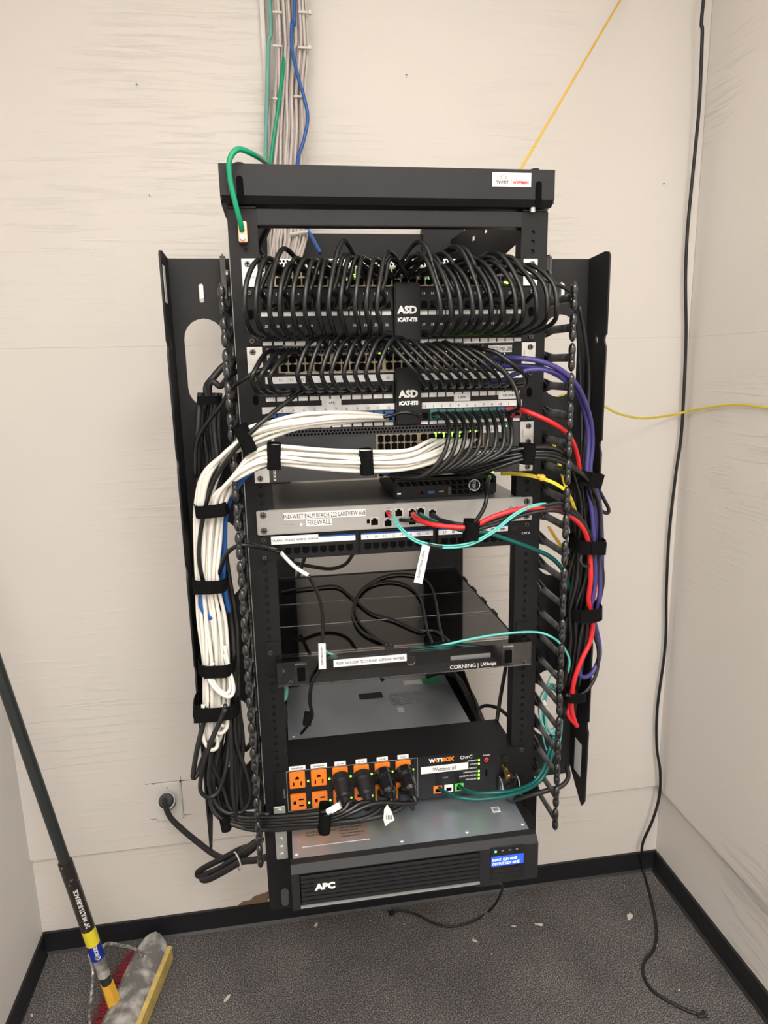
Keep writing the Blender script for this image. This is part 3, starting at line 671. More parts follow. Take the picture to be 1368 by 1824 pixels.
# black shelf flange beside the power controller body
# ------------------------------------------------------------------ UPS
zu = .7815
t = thing('backup_power_unit', 'long grey topped battery backup unit lowest in the rack', 'backup battery', (0, .2, .69))
B().box(-.2125, .2125, -.102, .548, .697, zu).done('chassis', M_upstop, t)
bz = B()
bz.prism([(-.102, zu+.0008), (-.116, zu+.0004), (-.127, zu-.010), (-.127, .7005), (-.120, .6965), (-.102, .6965)], 'x', -.2165, .2205); bz.done('front_bezel', M_bez, t)
gx0, gx1 = -.203, .112
B().box(gx0, gx1, -.1274, -.1265, .7075, .770).done('louvre_recess', M_sock, t)
for k in range(7):
    z = .7115+k*.0083
    B().prism([(-.1272, z), (-.1305, z+.001), (-.1305, z+.0048), (-.1272, z+.0056)], 'x', gx0+.002, gx1-.002).done('louvre', M_bez, t)
b = B().box(gx0, gx1, -.1325, -.1265, .7075, .7095); b.done('louvre_sill', M_gink, t)
B().box(-.180, -.137, -.1312, -.130, .7355, .755).done('badge_plate', M_bez, t)
text('APC', .0115, -.1765, -.1314, .7395, M_wink, t, 'brand_lettering', bold=.001, sx=1.1)
x0, x1 = .132, .1945
B().box(x0, x1, -.1290, -.1265, .709, .7745, .001).done('display_panel', M_plas, t)
B().box(x0+.001, x1-.002, -.1298, -.1289, .737, .7565).done('display_screen', M_lcd, t)
text('INPUT: 122V 60HZ', .0052, x0+.003, -.1301, .7475, M_lcdt, t, 'display_lettering', sx=.78)
text('OUTPUT:122V 60HZ', .0052, x0+.003, -.1301, .7395, M_lcdt, t, 'display_lettering', sx=.78)
leds(t, [(x0+.009, .7665)], M_ledt, .0035, -.1288)
for k in range(3): B().box(x0+.020+k*.013, x0+.024+k*.013, -.1296, -.1289, .766, .7675).done('indicator_icon', M_gink, t)
for k in range(2):
    for j in range(2): B().box(x0+.004+k*.029, x0+.027+k*.029, -.1302, -.1289, .714+j*.010, .721+j*.010, .0008).done('button', M_bez, t)
for x, y in ((-.206, -.09), (-.02, -.09), (.10, -.088), (.206, -.085), (-.2, .3), (.2, .2)): B().cyl((x, y, zu), (x, y, zu+.002), .0042, .003).done('cover_screw', M_silver, t)
# labels lying on the cover
def toplab(x0, x1, y0, y1, m, name='warning_label', par=None):
    return B().box(x0, x1, y0, y1, zu+.0002, zu+.0008).done(name, m, par or t)
toplab(-.195, -.075, -.075, -.02, M_foil)
def toptext(s, h, x, y, m=M_ink, sx=1): text(s, h, 0, 0, 0, m, t, 'warning_lettering', mtx=Matrix.Translation((x, y, zu+.001)), sx=sx)
for k, s in enumerate(('DO NOT COVER AIR VENTS', 'DO NOT BLOCK AIR')): toptext(s, .0042, -.188, -.042-k*.008, sx=.75)
for k, s in enumerate(('SMART-UPS', '- Free technical support', '- Firmware updates', '- Power chain monitoring', '- Advanced support')): toptext(s, .004, -.128, -.030-k*.008, sx=.8)
toplab(.163, .178, -.045, -.03, M_tagg, 'recycling_label'); toplab(.1655, .1755, -.0425, -.0325, M_gink, 'recycling_mark').location.z = .0003
toplab(.095, .145, .50, .525, M_tagg, 'pale_label'); toplab(.145, .195, .50, .525, M_glab, 'green_label')
toplab(-.03, .03, .445, .475, M_ink, 'rating_label'); toplab(.055, .07, .36, .385, M_tagg, 'small_sticker')
b = B()
for k in range(6): b.box(.045, .165, .40+k*.012, .4006+k*.012, zu+.0002, zu+.0008)
for k in range(5): b.box(.045+k*.03, .0456+k*.03, .40, .46, zu+.0002, zu+.0008)
for k in range(5):
    for j in range(4): b.box(.049+j*.03, .049+j*.03+.02, .404+k*.012, .4055+k*.012, zu+.0002, zu+.0008)
b.done('printed_table', M_gink, t)
adopt(t)
# paper sheet lying on the battery cover behind the power controller
o = B().prism([(-.06, .125), (.16, .125), (.16, .155), (.10, .162), (-.06, .162)], 'z', zu+.0012, zu+.0018).done('paper_sheet', M_tag); tag(o, 'white paper sheet lying on the battery cover behind the power controller', 'paper')
# silver support bracket left of the battery
o = thing('support_bracket', 'silver mounting bracket on the left rail under the power cords', 'bracket', (-.232, -.012, .71))
B().box(-.243, -.222, -.0155, -.0125, .715, .825, .001).done('strip', M_silver, o)
for z in (.723, .738, .755, .815): B().cyl((-.2325, -.0155, z), (-.2325, -.018, z), .0055).done('rivet', M_silver, o)
adopt(o)
# ================================================================== PATCH CORDS
rnd = random.Random(3)
def boot(par, p, d, m=None, l=.016, r=.0045):
    # short moulded strain relief at a cable end
    p = Vector(p); d = Vector(d).normalized()
    o = B().cyl(p, p+d*l, r*1.15, r*.8, 8).done('connector_boot', m or M_cordm, par); return o
def xz(v, x, y=0): # pixel column of a rack coordinate is not needed: world point at height of pixel row
    return x
ZP1r1 = ZU(1)-.60*U; ZP1r2 = ZU(1)-1.64*U
ZS1 = ZU(0)-.55*U
CR = .0037
def W(x, y, z): return ('w', x, y, z)
nums = {(0, 0): 1, (0, 1): 13, (1, 0): 25, (1, 1): 37}
zz = lambda a, b: rnd.uniform(a, b)
for row in (1, 0):
    zp = ZP1r2 if row else ZP1r1
    for half, xs in ((0, XA), (1, XB)):
        for c, xp in enumerate(xs):
            jackno = nums[(row, half)]+c
            if half == 0:
                if row == 0 and c in (0, 2, 4, 6, 9, 10): continue
                dd = (.034-.0017*c)+zz(-.003, .003)-(0 if row else .008)
                xd = xp-dd; lean = .052-.002*c+zz(-.006, .006)
                xs_ = xd+lean+zz(.004, .022); hh = zz(-.012, .004)+(.022 if (c+row*2) % 5 == 4 else 0)
                if c > 6: hh += zz(0, .012)
                zs = ZS1+(.006 if row == 0 else -.006)
                pts = [F(xs_, -.002, zs), F(xs_, -.035, zs+.003), F(xd+lean*.75, -.06-.01*row, ZU(0)+hh-.006), F(xd+lean*.42, -.085-.015*row, ZU(0)-.004+hh*.5),
                       F(xd+.006, -.105-.02*row, ZU(0)-.034), F(xd, -.11-.02*row, (ZU(0)-.034)*.45+zp*.55+.004), F(xd+.006, -.085-.02*row, zp+.010), F(xp-.012, -.045, zp-.003), F(xp-.002, -.022, zp), F(xp, -.006, zp)]
            else:
                if row == 0 and c in (0, 4, 7, 9, 11): continue
                bul = (.026+.0038*c)*(1 if row else .75)+zz(-.003, .003)
                xd = xp+bul; back = .055+.003*c
                xs_ = xd-back-.02+zz(-.01, .01)
                zs = ZS1+(.006 if row == 0 else -.006); hh = zz(-.014, .0)+(.012 if row == 0 else 0)+(.018 if (c+row) % 4 == 1 else 0)
                pts = [F(xs_, -.002, zs), F(xs_+.001, -.03, zs+.006), F(xd-back*.85, -.055, ZU(0)-.004+hh), F(xd-back*.5, -.08-.012*row, ZU(0)-.003+hh*.8),
                       F(xd-.008, -.105-.015*row, ZU(0)-.04), F(xd, -.108-.018*row, ZU(0)-.040-(ZU(0)-.04-zp)*.55), F(xd-.006, -.09-.015*row, zp+.014), F(xp+bul*.5, -.055, zp-.001), F(xp+.006, -.025, zp), F(xp, -.006, zp)]
            o = cable('patch_cable', 'black patch cord plugged into jack %d of the upper patch panel' % jackno, pts, CR, M_cord, 'black patch cords of the upper patch panel', cat='patch cord', sub=5)
            boot(o, (xp, -.006, zp), (-.35 if half == 0 else .35, -1, 0))
            pl = B().box(xs_-.0055, xs_+.0055, -.018, -.002, zs-.004, zs+.004).done('clear_plug', M_clear, o)
# second panel, upper row, fed from the switch above it
z2 = ZU(4)-.60*U; zs2 = ZU(3)-.45*U
for c, xp in enumerate(XA):
    if c in (3,): continue
    if c < 3:
        xd = [-.236, -.222, -.207][c]; pts = [F(xp+.028, -.003, zs2+.002), F(xp+.02, -.03, ZU(3)-.012), F(xp-.002, -.06, ZU(3)-.010), F(xd+.006, -.085, ZU(3)-.038), F(xd, -.085, z2+.018), F(xd+.008, -.07, z2-.001), F(xp-.010, -.04, z2-.004), F(xp, -.006, z2)]
    else:
        dd = .028-.001*c+zz(-.002, .002); xd = xp-dd; top = zz(.006, .018)
        pts = [F(xd+.05, -.003, zs2), F(xd+.05, -.035, ZU(3)-.006), F(xd+.038, -.06, ZU(3)+top), F(xd+.018, -.08, ZU(3)+top*.5-.004), F(xd+.001, -.092, ZU(3)-.036), F(xd, -.088, z2+.018), F(xd+.009, -.065, z2+.001), F(xp-.004, -.03, z2-.001), F(xp, -.006, z2)]
    o = cable('patch_cable', "black patch cord in the %s jack of the lower panel's upper row, left half" % ['first', 'second', 'third', '', 'fifth', 'sixth', 'seventh', 'eighth', 'ninth', 'tenth', 'eleventh', 'twelfth'][c], pts, CR, M_cord, 'black patch cords of the lower patch panel', cat='patch cord', sub=5)
    boot(o, (xp, -.006, z2), (-.35, -1, 0))
for c, xp in enumerate(XB):
    if c in (10,): continue
    k = c/11
    pts = [F(xp-.085-.01*k, -.003, zs2), F(xp-.08, -.035, ZU(3)-.008), F(xp-.066, -.06, ZU(3)+.004-.012*k+zz(-.003, .005)), F(xp-.046+.01*k, -.08, ZU(3)-.012-.006*k), F(xp-.020+.016*k, -.09, ZU(3)-.040), F(xp-.004+.020*k, -.07, z2+.014), F(xp+.004+.012*k, -.045, z2+.001), F(xp+.002, -.02, z2-.001), F(xp, -.006, z2)]
    if c >= 8 and c != 9: pts[0] = F(xp-.06, -.003, zs2); 
    o = cable('patch_cable', 'black patch cord entering the lower patch panel, upper row, jack numbered %d' % (61+c), pts, CR, M_cord, 'black patch cords of the lower patch panel', cat='patch cord', sub=5)
    boot(o, (xp, -.006, z2), (-.1, -1, 0))
z3 = ZU(4)-1.64*U
for c in range(9):
    xp = XB[c+1]
    x2 = xp-.085-.003*c; ze = ZU(7)-.018
    pts = [F(xp, -.008, z3), F(xp+.010, -.04, z3+.002), F(xp+.026-.001*c, -.07, z3-.014), F(xp+.027-.0005*c, -.092, z3-.042), F(xp+.014, -.098, z3-.076+.001*c), F(xp-.016-.003*c, -.092, z3-.104+.0018*c), F(xp-.05-.004*c, -.07, ze-.026+.0025*c+zz(-.003, .003)), F(x2, -.04, ze-.018), F(x2-.010, -.018, ze-.004), F(x2-.011, -.002, ze)]
    o = cable('patch_cable', 'black patch cord dropping from jack %s in the lower row of the lower panel' % ['1', '2', '3', '4', '5', '6', '7', '8', '48'][c], pts, CR, M_cord, 'black cords dropping in front of the lower switches', cat='patch cord', sub=5)
    boot(o, (xp, -.008, z3), (.35, -1, 0), M_key_t)
cable('patch_cable', 'black cord looping from the UPLINKS red jacks up past the VC2-M0 sticker', [(893, 735, -.01), (905, 734, -.05), (922, 728, -.085), (924, 712, -.095), (915, 685, -.09), (895, 658, -.085), (870, 640, -.075), (845, 632, -.05), (830, 640, -.01)], CR, M_cord, cat='patch cord')
cable('patch_cable', 'black cord curving low from the blue jack 12 under the centre ASD cover', [(752, 742, -.02), (735, 736, -.035), (715, 735, -.035), (690, 742, -.03), (648, 748, -.03)], .0028, M_cord, cat='patch cord')
# red cable leaving the uplink jacks
cable('network_cable', 'red network cable leaving the red uplink jacks toward the right cable manager', [(922, 730, -.02), (935, 732, -.055), (965, 744, -.07), (995, 760, -.07), (1015, 778, -.06), (1028, 810, -.04), (1034, 850, -.03)], .0042, M_red, cat='network cable')
# purple
def pur(lab, pts): return cable('network_cable', lab, pts, .0042, M_purple, 'purple network cables at the right cable manager', cat='network cable')
pur('purple network cable arching highest out of the VC2-M0 switch, outermost in the bundle', [(868, 643, -.004), (885, 640, -.04), (920, 638, -.075), (960, 643, -.09), (1000, 660, -.09), (1030, 690, -.08), (1050, 740, -.05), (1055, 790, -.03), (1050, 850, -.03), (1058, 900, -.03), (1064, 960, -.03), (1068, 1010, -.03), (1068, 1060, -.03), (1058, 1110, -.03), (1044, 1150, -.035), (1032, 1190, -.04), (1037, 1206, -.04), (1055, 1198, -.03), (1068, 1165, -.02), (1062, 1120, -.02), (1050, 1085, -.02)])
pur('purple network cable arching beneath the topmost one, inner in the bundle', [(868, 684, -.02), (888, 680, -.05), (920, 665, -.075), (955, 658, -.085), (990, 664, -.085), (1018, 685, -.075), (1040, 730, -.05), (1048, 780, -.035), (1045, 850, -.04), (1054, 910, -.04), (1058, 970, -.04), (1060, 1030, -.04), (1052, 1085, -.04)])
pur('dark purple network cable hugging the right edge of the bundle below the upper strap', [(850, 655, -.004), (900, 652, -.05), (960, 655, -.08), (1005, 676, -.08), (1038, 715, -.06), (1052, 780, -.02), (1052, 845, -.015), (1066, 885, -.015), (1071, 940, -.015), (1072, 1000, -.015), (1070, 1050, -.015), (1060, 1090, -.015)])
# thin grey cord to first finger
cable('network_cable', 'thin dark grey cord running from the top switch over the first right finger', [(905, 480, -.03), (945, 492, -.06), (975, 500, -.07), (1000, 510, -.07), (1018, 524, -.05), (1026, 560, -.01), (1032, 640, .02), (1036, 760, .02), (1034, 850, .0)], .0032, M_cordm, cat='network cable')
cable('network_cable', 'dark grey cable running down inside the right manager from the second finger', [(1032, 545, -.0), (1042, 600, .01), (1049, 660, .02), (1048, 720, .02), (1042, 790, .01), (1036, 850, .0)], .0042, M_cordm, cat='network cable')
# ------------------------------------------------------------------ bundles
def bundle(n, center, name, label, group, r, m, hw, hd, seed, cat='network cable', jit=.25, sub=5, ends=None):
    # center: list of (u, v, y, half width px, normal angle deg) ; cables keep their slot with small wandering
    g = random.Random(seed); out = []
    for i in range(n):
        a = -1+2*(i+.5)/n; bb = g.uniform(-1, 1); pts = []
        for j, cc in enumerate(center):
            u, v, y, h, ang = cc
            aa = a+g.uniform(-jit, jit)*(.0 if j in (0,) else 1)/max(1, n/6)
            bb2 = max(-1, min(1, bb+g.uniform(-.3, .3)))
            pts.append((u+aa*h*math.cos(math.radians(ang)), v+aa*h*math.sin(math.radians(ang)), y+bb2*hd))
        out.append(cable(name, label, pts, r, m, group, cat=cat, sub=sub))
    return out
WR = .0033
# white: six cables out of the blue jacks
bundle(6, [(690, 745, -.012, 3, 90), (650, 742, -.05, 8, 90), (590, 743, -.085, 13, 90), (530, 752, -.10, 15, 95), (475, 766, -.10, 17, 100), (434, 782, -.095, 19, 110), (400, 808, -.085, 24, 140), (372, 850, -.07, 20, 175), (362, 903, -.06, 13, 180), (360, 965, -.055, 13, 180), (362, 1035, -.055, 12, 180), (368, 1105, -.055, 15, 180), (374, 1180, -.055, 12, 180), (374, 1253, -.055, 11, 180), (374, 1300, -.05, 10, 180), (378, 1322, -.05, 6, 180)],
       'network_cable', 'white network cable of the upper strand sweeping left from the blue jacks', 'white cables from the blue jacks', WR, M_white, 0, .008, 5)
# white: ten cables out of the VC1-M1 switch
bundle(11, [(808, 783, -.006, 42, 0), (780, 800, -.05, 30, 30), (730, 818, -.085, 18, 75), (655, 822, -.095, 17, 90), (570, 817, -.10, 18, 90), (488, 812, -.105, 18, 92), (450, 823, -.10, 20, 105), (418, 846, -.09, 22, 125), (394, 878, -.075, 20, 155), (384, 910, -.065, 16, 180), (378, 965, -.055, 17, 180), (375, 1035, -.055, 15, 180), (384, 1105, -.05, 18, 180), (391, 1180, -.05, 18, 180), (392, 1253, -.05, 14, 180), (388, 1290, -.045, 12, 180), (384, 1320, -.045, 8, 180)],
       'network_cable', 'white network cable of the lower strand strapped across the switch fronts', 'white cables from the lower switches', WR, M_white, 0, .008, 9)
cable('network_cable', 'white network cable ending in an open loop just above the fourth left strap', [(380, 1180, -.07), (370, 1200, -.075), (382, 1225, -.08), (402, 1240, -.08), (413, 1238, -.078), (416, 1222, -.072), (408, 1190, -.065), (400, 1150, -.06)], WR, M_white, cat='network cable')
cable('network_cable', 'white network cable ending in a loop nested inside the open loop', [(368, 1190, -.072), (385, 1222, -.075), (400, 1235, -.075), (409, 1230, -.07), (410, 1210, -.066), (400, 1165, -.06)], WR, M_white, cat='network cable')
cable('network_cable', 'white cable end hooked in a small loop at the bottom of the left bundle', [(362, 1255, -.06), (360, 1290, -.062), (364, 1320, -.065), (375, 1335, -.065), (386, 1331, -.062), (387, 1315, -.058), (380, 1300, -.055), (390, 1275, -.05)], WR*1.05, M_white, cat='network cable')
cable('network_cable', 'short white cable knotted beside the small bottom loop', [(396, 1255, -.055), (404, 1275, -.06), (404, 1295, -.062), (394, 1306, -.064), (384, 1302, -.064), (388, 1290, -.06), (402, 1292, -.055), (403, 1270, -.05)], WR*1.05, M_white, cat='network cable')
# blue
cable('network_cable', 'blue network cable running under the white strand and down the left bundle', [(728, 840, -.004), (700, 842, -.04), (655, 838, -.08), (600, 834, -.088), (540, 828, -.09), (480, 826, -.09), (440, 842, -.08), (414, 880, -.06), (402, 920, -.045), (400, 970, -.04), (398, 1020, -.04), (402, 1060, -.04), (408, 1090, -.035)], .0042, M_blue, cat='network cable')
cable('network_cable', 'blue network cable beside the other one, under the white strand', [(718, 838, -.004), (690, 840, -.04), (640, 836, -.075), (580, 832, -.083), (510, 826, -.085), (450, 838, -.078), (410, 890, -.055), (395, 950, -.04), (390, 1010, -.04), (396, 1050, -.035), (404, 1070, -.03)], .0042, M_blue, cat='network cable')
cable('network_cable', 'short blue cable bowing between the white cables below the second left strap', [(366, 1030, -.05), (360, 1055, -.06), (358, 1075, -.062), (365, 1092, -.06), (378, 1100, -.055), (386, 1085, -.045)], .0042, M_blue, cat='network cable')
# black single cords in the left bundle
cable('network_cable', 'black cable crossing from the lower panel through the upper left strap into the bundle', [(548, 690, -.02), (530, 702, -.07), (495, 728, -.095), (455, 762, -.11), (420, 800, -.105), (385, 850, -.085), (366, 903, -.075), (356, 960, -.07), (355, 1000, -.07), (362, 1035, -.065), (372, 1070, -.05)], .0036, M_cord, cat='network cable')
cable('network_cable', 'black cable crossing behind the finger row from the VC2-M0 switch to the left bundle', [(510, 640, -.01), (490, 650, -.06), (450, 666, -.085), (415, 690, -.07), (395, 720, -.05), (368, 755, -.03), (350, 790, -.02), (348, 850, -.015)], .0036, M_cord, cat='network cable')
cable('network_cable', 'black cable from the CAT.6 panel hooking back into the left bundle', [(500, 982, -.01), (480, 978, -.05), (450, 972, -.075), (425, 972, -.08), (405, 985, -.07), (394, 1010, -.06), (388, 1035, -.055), (395, 1100, -.045), (405, 1180, -.04)], .0036, M_cord, cat='network cable')
# black mass behind the white bundle
cable('power_cable', 'black cord leaving the left strap cluster up behind the finger row, outermost', [(370, 712, 0), (368, 690, .0), (378, 675, .0), (395, 655, .005), (410, 645, .01), (430, 640, .03)], .0055, M_cordm, cat='power cord')
cable('power_cable', 'black cord bent over the upper left strap below the oval opening', [(376, 715, .0), (372, 690, -.005), (380, 680, -.01), (392, 688, -.01), (402, 678, 0), (412, 665, .01), (430, 660, .03)], .0048, M_cordm, cat='power cord')
bundle(7, [(374, 700, .005, 20, 0), (372, 760, .0, 22, 0), (372, 830, .0, 26, 0), (372, 905, .005, 22, 0), (385, 965, .005, 20, 0), (395, 1035, .0, 16, 0), (404, 1110, -.005, 16, 0), (408, 1180, -.02, 16, 0), (412, 1253, -.03, 14, 0), (410, 1320, -.03, 22, 0), (404, 1390, -.03, 30, 0), (410, 1440, -.03, 22, 30), (430, 1462, -.035, 14, 80), (480, 1462, -.055, 12, 90)],
       'power_cable', 'black cord running down behind the white bundle in the left manager', 'black cords down the left manager', .0046, M_cordm, 0, .014, 21, cat='power cord')
lp = [
 ([(372, 1250, -.06), (362, 1290, -.065), (352, 1330, -.07), (346, 1365, -.07), (344, 1385, -.07), (352, 1378, -.065), (362, 1350, -.06), (385, 1300, -.075), (402, 1262, -.085)], .0042, 'black cord loop hanging farthest left below the last left strap'),
 ([(402, 1255, -.08), (385, 1300, -.085), (366, 1350, -.085), (358, 1385, -.075), (358, 1410, -.07), (372, 1420, -.065), (390, 1408, -.06), (402, 1370, -.06), (408, 1320, -.05), (410, 1270, -.05)], .0036, 'thin black cord loop crossing in front of the white loose ends'),
 ([(395, 1260, -.05), (380, 1330, -.05), (372, 1390, -.05), (384, 1430, -.05), (405, 1448, -.055), (420, 1440, -.055), (420, 1390, -.05), (415, 1320, -.045), (412, 1260, -.04)], .0036, 'black cord loop hanging in the middle of the lower left tangle'),
 ([(418, 1260, -.045), (420, 1320, -.05), (440, 1380, -.05), (446, 1420, -.05), (430, 1446, -.05), (410, 1440, -.05), (396, 1400, -.045), (376, 1350, -.045), (385, 1290, -.04)], .0036, 'black cord loop bulging right toward the finger row in the lower left tangle'),
 ([(408, 1260, -.055), (412, 1330, -.06), (414, 1400, -.06), (420, 1450, -.055), (426, 1470, -.05), (432, 1450, -.045), (424, 1380, -.04), (420, 1300, -.04)], .004, 'black cord loop reaching lowest in the lower left tangle'),
 ([(428, 1300, .0), (436, 1335, .01), (450, 1320, .03), (462, 1315, .05), (470, 1320, .06)], .0045, 'black cord arching behind the finger row beside the lower opening'),
 ([(380, 1400, -.04), (376, 1430, -.045), (390, 1455, -.05), (420, 1470, -.055), (460, 1478, -.06), (500, 1470, -.06)], .0046, 'black cord curving along the bottom of the tangle into the power cord bundle'),
]
for pts, r_, lab_ in lp: cable('power_cable', lab_, pts, r_, M_cordm, 'loose black cord loops in the lower left tangle', cat='power cord')
# power cords to the plugs
XP = XO[2:]
zo = ZU(20)-.019
strapx = at(577, 1457, -.09)
for k, x in enumerate(XP):
    q0 = Vector((x, -.009, zo))
    d = Vector((.004+.0015*k, -.052, -.020)); e = q0+d
    kk = k*5
    pts = [W(*(q0+d*.6)), W(*e), W(*(e+Vector((-.004, -.010, -.008)))), (640-(3-k)*12+k*10, 1425+k*2, -.085), (605+k*6, 1440+k*3, -.095), (577, 1447+k*6, -.095), (530, 1452+k*5, -.085), (480, 1455+k*5, -.07), (430, 1455+k*5, -.055), (395, 1440+k*4, -.045), (384, 1400, -.04)]
    o = cable('power_cable', 'black power cord whose round plug sits under the %s tag' % ['VC1-M0', 'VC1-M1', 'VC2-M0', 'VC2-M1'][k], pts, .0047, M_cord, 'round power plugs in the orange outlets', cat='power cord')
    n = d.normalized(); b = B()
    b.cyl(q0, q0+n*.012, .0165, .0172, 20).cyl(q0+n*.012, q0+n*.018, .0155, .0145, 20).cyl(q0+n*.018, q0+n*.040, .0145, .0135, 20).cyl(q0+n*.040, q0+n*.046, .0118, .010, 20).cyl(q0+n*.046, q0+n*.060, .0075, .006, 14)
    b.done('plug', M_plas if k > 1 else M_cordm, o, False)
for k, x in enumerate(XP[2:]):
    zb2 = ZU(22)+.0265
    pts = [W(x, -.010, zb2), W(x+.004, -.03, zb2-.004), W(x+.010, -.045, zb2-.014), (728-(1-k)*38, 1430, -.06), (700-(1-k)*30, 1447, -.075), (640, 1460+k*2, -.085), (577, 1466+k*3, -.085), (530, 1472+k*2, -.075), (480, 1474+k*3, -.06), (430, 1468, -.045), (400, 1452, -.04)]
    o = cable('power_cable', 'black power cord from the lower outlet under the %s tag, passing beneath the others' % ['VC2-M0', 'VC2-M1'][k], pts, .0047, M_cordm, 'black cords from the lower outlets', cat='power cord')
    B().box(x-.012, x+.012, -.034, -.009, zb2-.012, zb2+.012, .003).done('plug', M_cordm, o)
# white wrap labels on those cords
a = at(583, 1447, -.10); b_ = at(606, 1434, -.10)
o = B().cyl(a, b_, .0062, n=6).done('cord_tag', M_tag); tag(o, 'white wrapped tag on the power cord right of the velcro strap', 'tag')
q = at(690, 1448, -.088)
o = thing('cord_tag', 'crumpled white paper tag hanging from the lower power cord on the battery cover', 'tag', q)
b = B(); pr_ = [at(*s) for s in [(684, 1440, -.088), (690, 1434, -.092), (698, 1446, -.09), (703, 1462, -.092), (694, 1465, -.09), (686, 1470, -.088), (682, 1456, -.085)]]
b.prism([(p.x, p.z) for p in pr_], 'y', -.0905, -.0900); b.done('paper', M_tag, o)
b = B()
for k in range(4):
    p0 = at(688+k*3, 1456, -.0912); b.box(p0.x, p0.x+.0008, -.0914, -.0904, p0.z-.004, p0.z+.004)
b.done('print', M_ink, o); adopt(o)
# teal cables out of the power controller
cable('network_cable', 'dark teal cable from the orange port of the power controller, lower of two', [(783, 1404, -.008), (792, 1411, -.04), (815, 1420, -.075), (850, 1424, -.085), (890, 1420, -.085), (920, 1413, -.075), (950, 1400, -.05), (970, 1380, -.04), (984, 1340, -.03), (986, 1310, -.02)], .0038, M_teal, 'dark teal network cables', cat='network cable')
cable('network_cable', 'dark teal cable from the green port of the power controller, upper of two', [(818, 1400, -.008), (828, 1407, -.04), (850, 1413, -.065), (885, 1412, -.075), (915, 1408, -.07), (948, 1395, -.045), (968, 1370, -.035), (980, 1330, -.025)], .0038, M_teal, 'dark teal network cables', cat='network cable')
cable('network_cable', 'dark grey cable crossing the lowest right fingers from the power controller', [(915, 1425, -.03), (940, 1418, -.05), (975, 1408, -.06), (1000, 1400, -.06), (1012, 1385, -.05), (1010, 1365, -.03)], .0045, M_cordm, cat='network cable')
# ------------------------------------------------------------------ right bundle
bundle(7, [(790, 838, -.004, 34, 8), (830, 836, -.05, 16, 60), (880, 822, -.075, 12, 85), (938, 808, -.085, 13, 90), (985, 808, -.085, 12, 95), (1015, 825, -.07, 13, 60), (1038, 855, -.045, 18, 20), (1048, 905, -.03, 20, 0), (1050, 968, -.03, 18, 0), (1046, 1030, -.03, 20, 0), (1034, 1087, -.03, 20, 0), (1026, 1150, -.03, 16, 0), (1018, 1228, -.03, 14, 0)],
       'network_cable', 'black network cable from the lowest switch bundled into the right cable manager', 'black cables from the lowest switch to the right manager', .0036, M_cord, 0, .010, 31)
bundle(9, [(1030, 860, .02, 14, 0), (1036, 905, .01, 26, 0), (1040, 968, .005, 26, 0), (1030, 1030, .0, 30, 0), (1024, 1087, .0, 26, 0), (1016, 1150, .0, 22, 0), (1010, 1228, .0, 18, 0), (1012, 1280, .01, 14, 0), (1016, 1200, .03, 14, 0)],
       'network_cable', 'black network cable running down inside the right cable manager', 'black cables down the right manager', .0036, M_cordm, 0, .014, 33)
cable('network_cable', 'black cable bowing out past the right edge of the right manager, below its upper strap', [(1050, 850, .0), (1064, 868, .0), (1076, 890, .0), (1084, 906, .0), (1082, 914, .0), (1070, 910, .0), (1058, 905, .0)], .0034, M_cord, cat='network cable')
cable('network_cable', 'black cable bowing widest at the bottom right of the right bundle', [(1052, 970, -.02), (1070, 1000, -.02), (1074, 1035, -.02), (1068, 1070, -.02), (1058, 1120, -.025), (1066, 1160, -.025), (1062, 1200, -.03), (1045, 1230, -.035), (1025, 1240, -.04), (1008, 1238, -.05)], .0034, M_cordm, cat='network cable')
cable('network_cable', 'small black cable loop hanging below the strap in the right manager', [(1036, 985, -.05), (1034, 1000, -.055), (1040, 1008, -.055), (1050, 1006, -.05), (1056, 990, -.04)], .003, M_cordm, cat='network cable')
# firewall cables
fw = 'cables leaving the firewall front'
cable('network_cable', 'bright red cable from the firewall through the small strap and down the right manager', [(735, 915, -.008), (742, 924, -.04), (765, 933, -.07), (800, 938, -.085), (840, 938, -.09), (880, 920, -.095), (920, 908, -.095), (960, 904, -.09), (990, 908, -.085), (1020, 922, -.075), (1042, 948, -.06), (1050, 985, -.05), (1052, 1030, -.05), (1048, 1070, -.045), (1056, 1100, -.04), (1052, 1140, -.04), (1036, 1175, -.045), (1022, 1215, -.045), (1018, 1260, -.04), (1024, 1285, -.035), (1028, 1294, -.035)], .0044, M_red, fw, cat='network cable')
cable('network_cable', 'second red cable tucked along the right edge of the lower right bundle', [(1046, 985, -.03), (1060, 1020, -.03), (1058, 1060, -.03), (1046, 1100, -.03), (1046, 1140, -.03), (1030, 1190, -.03), (1020, 1240, -.03)], .0040, M_red, cat='network cable')
cable('network_cable', 'short red cable end hanging at the bottom of the right bundle', [(1016, 1228, -.02), (1015, 1255, -.03), (1012, 1272, -.035), (1020, 1285, -.035), (1028, 1292, -.035)], .0035, M_red, cat='network cable')
cable('network_cable', 'dark teal cable leaving the firewall and hanging down to the right finger row', [(748, 915, -.008), (760, 925, -.045), (790, 937, -.08), (835, 945, -.088), (870, 950, -.09), (910, 963, -.085), (950, 978, -.07), (980, 992, -.05), (1002, 1015, -.03), (1015, 1050, -.01), (1020, 1075, .0)], .0040, M_teal, fw, cat='network cable')
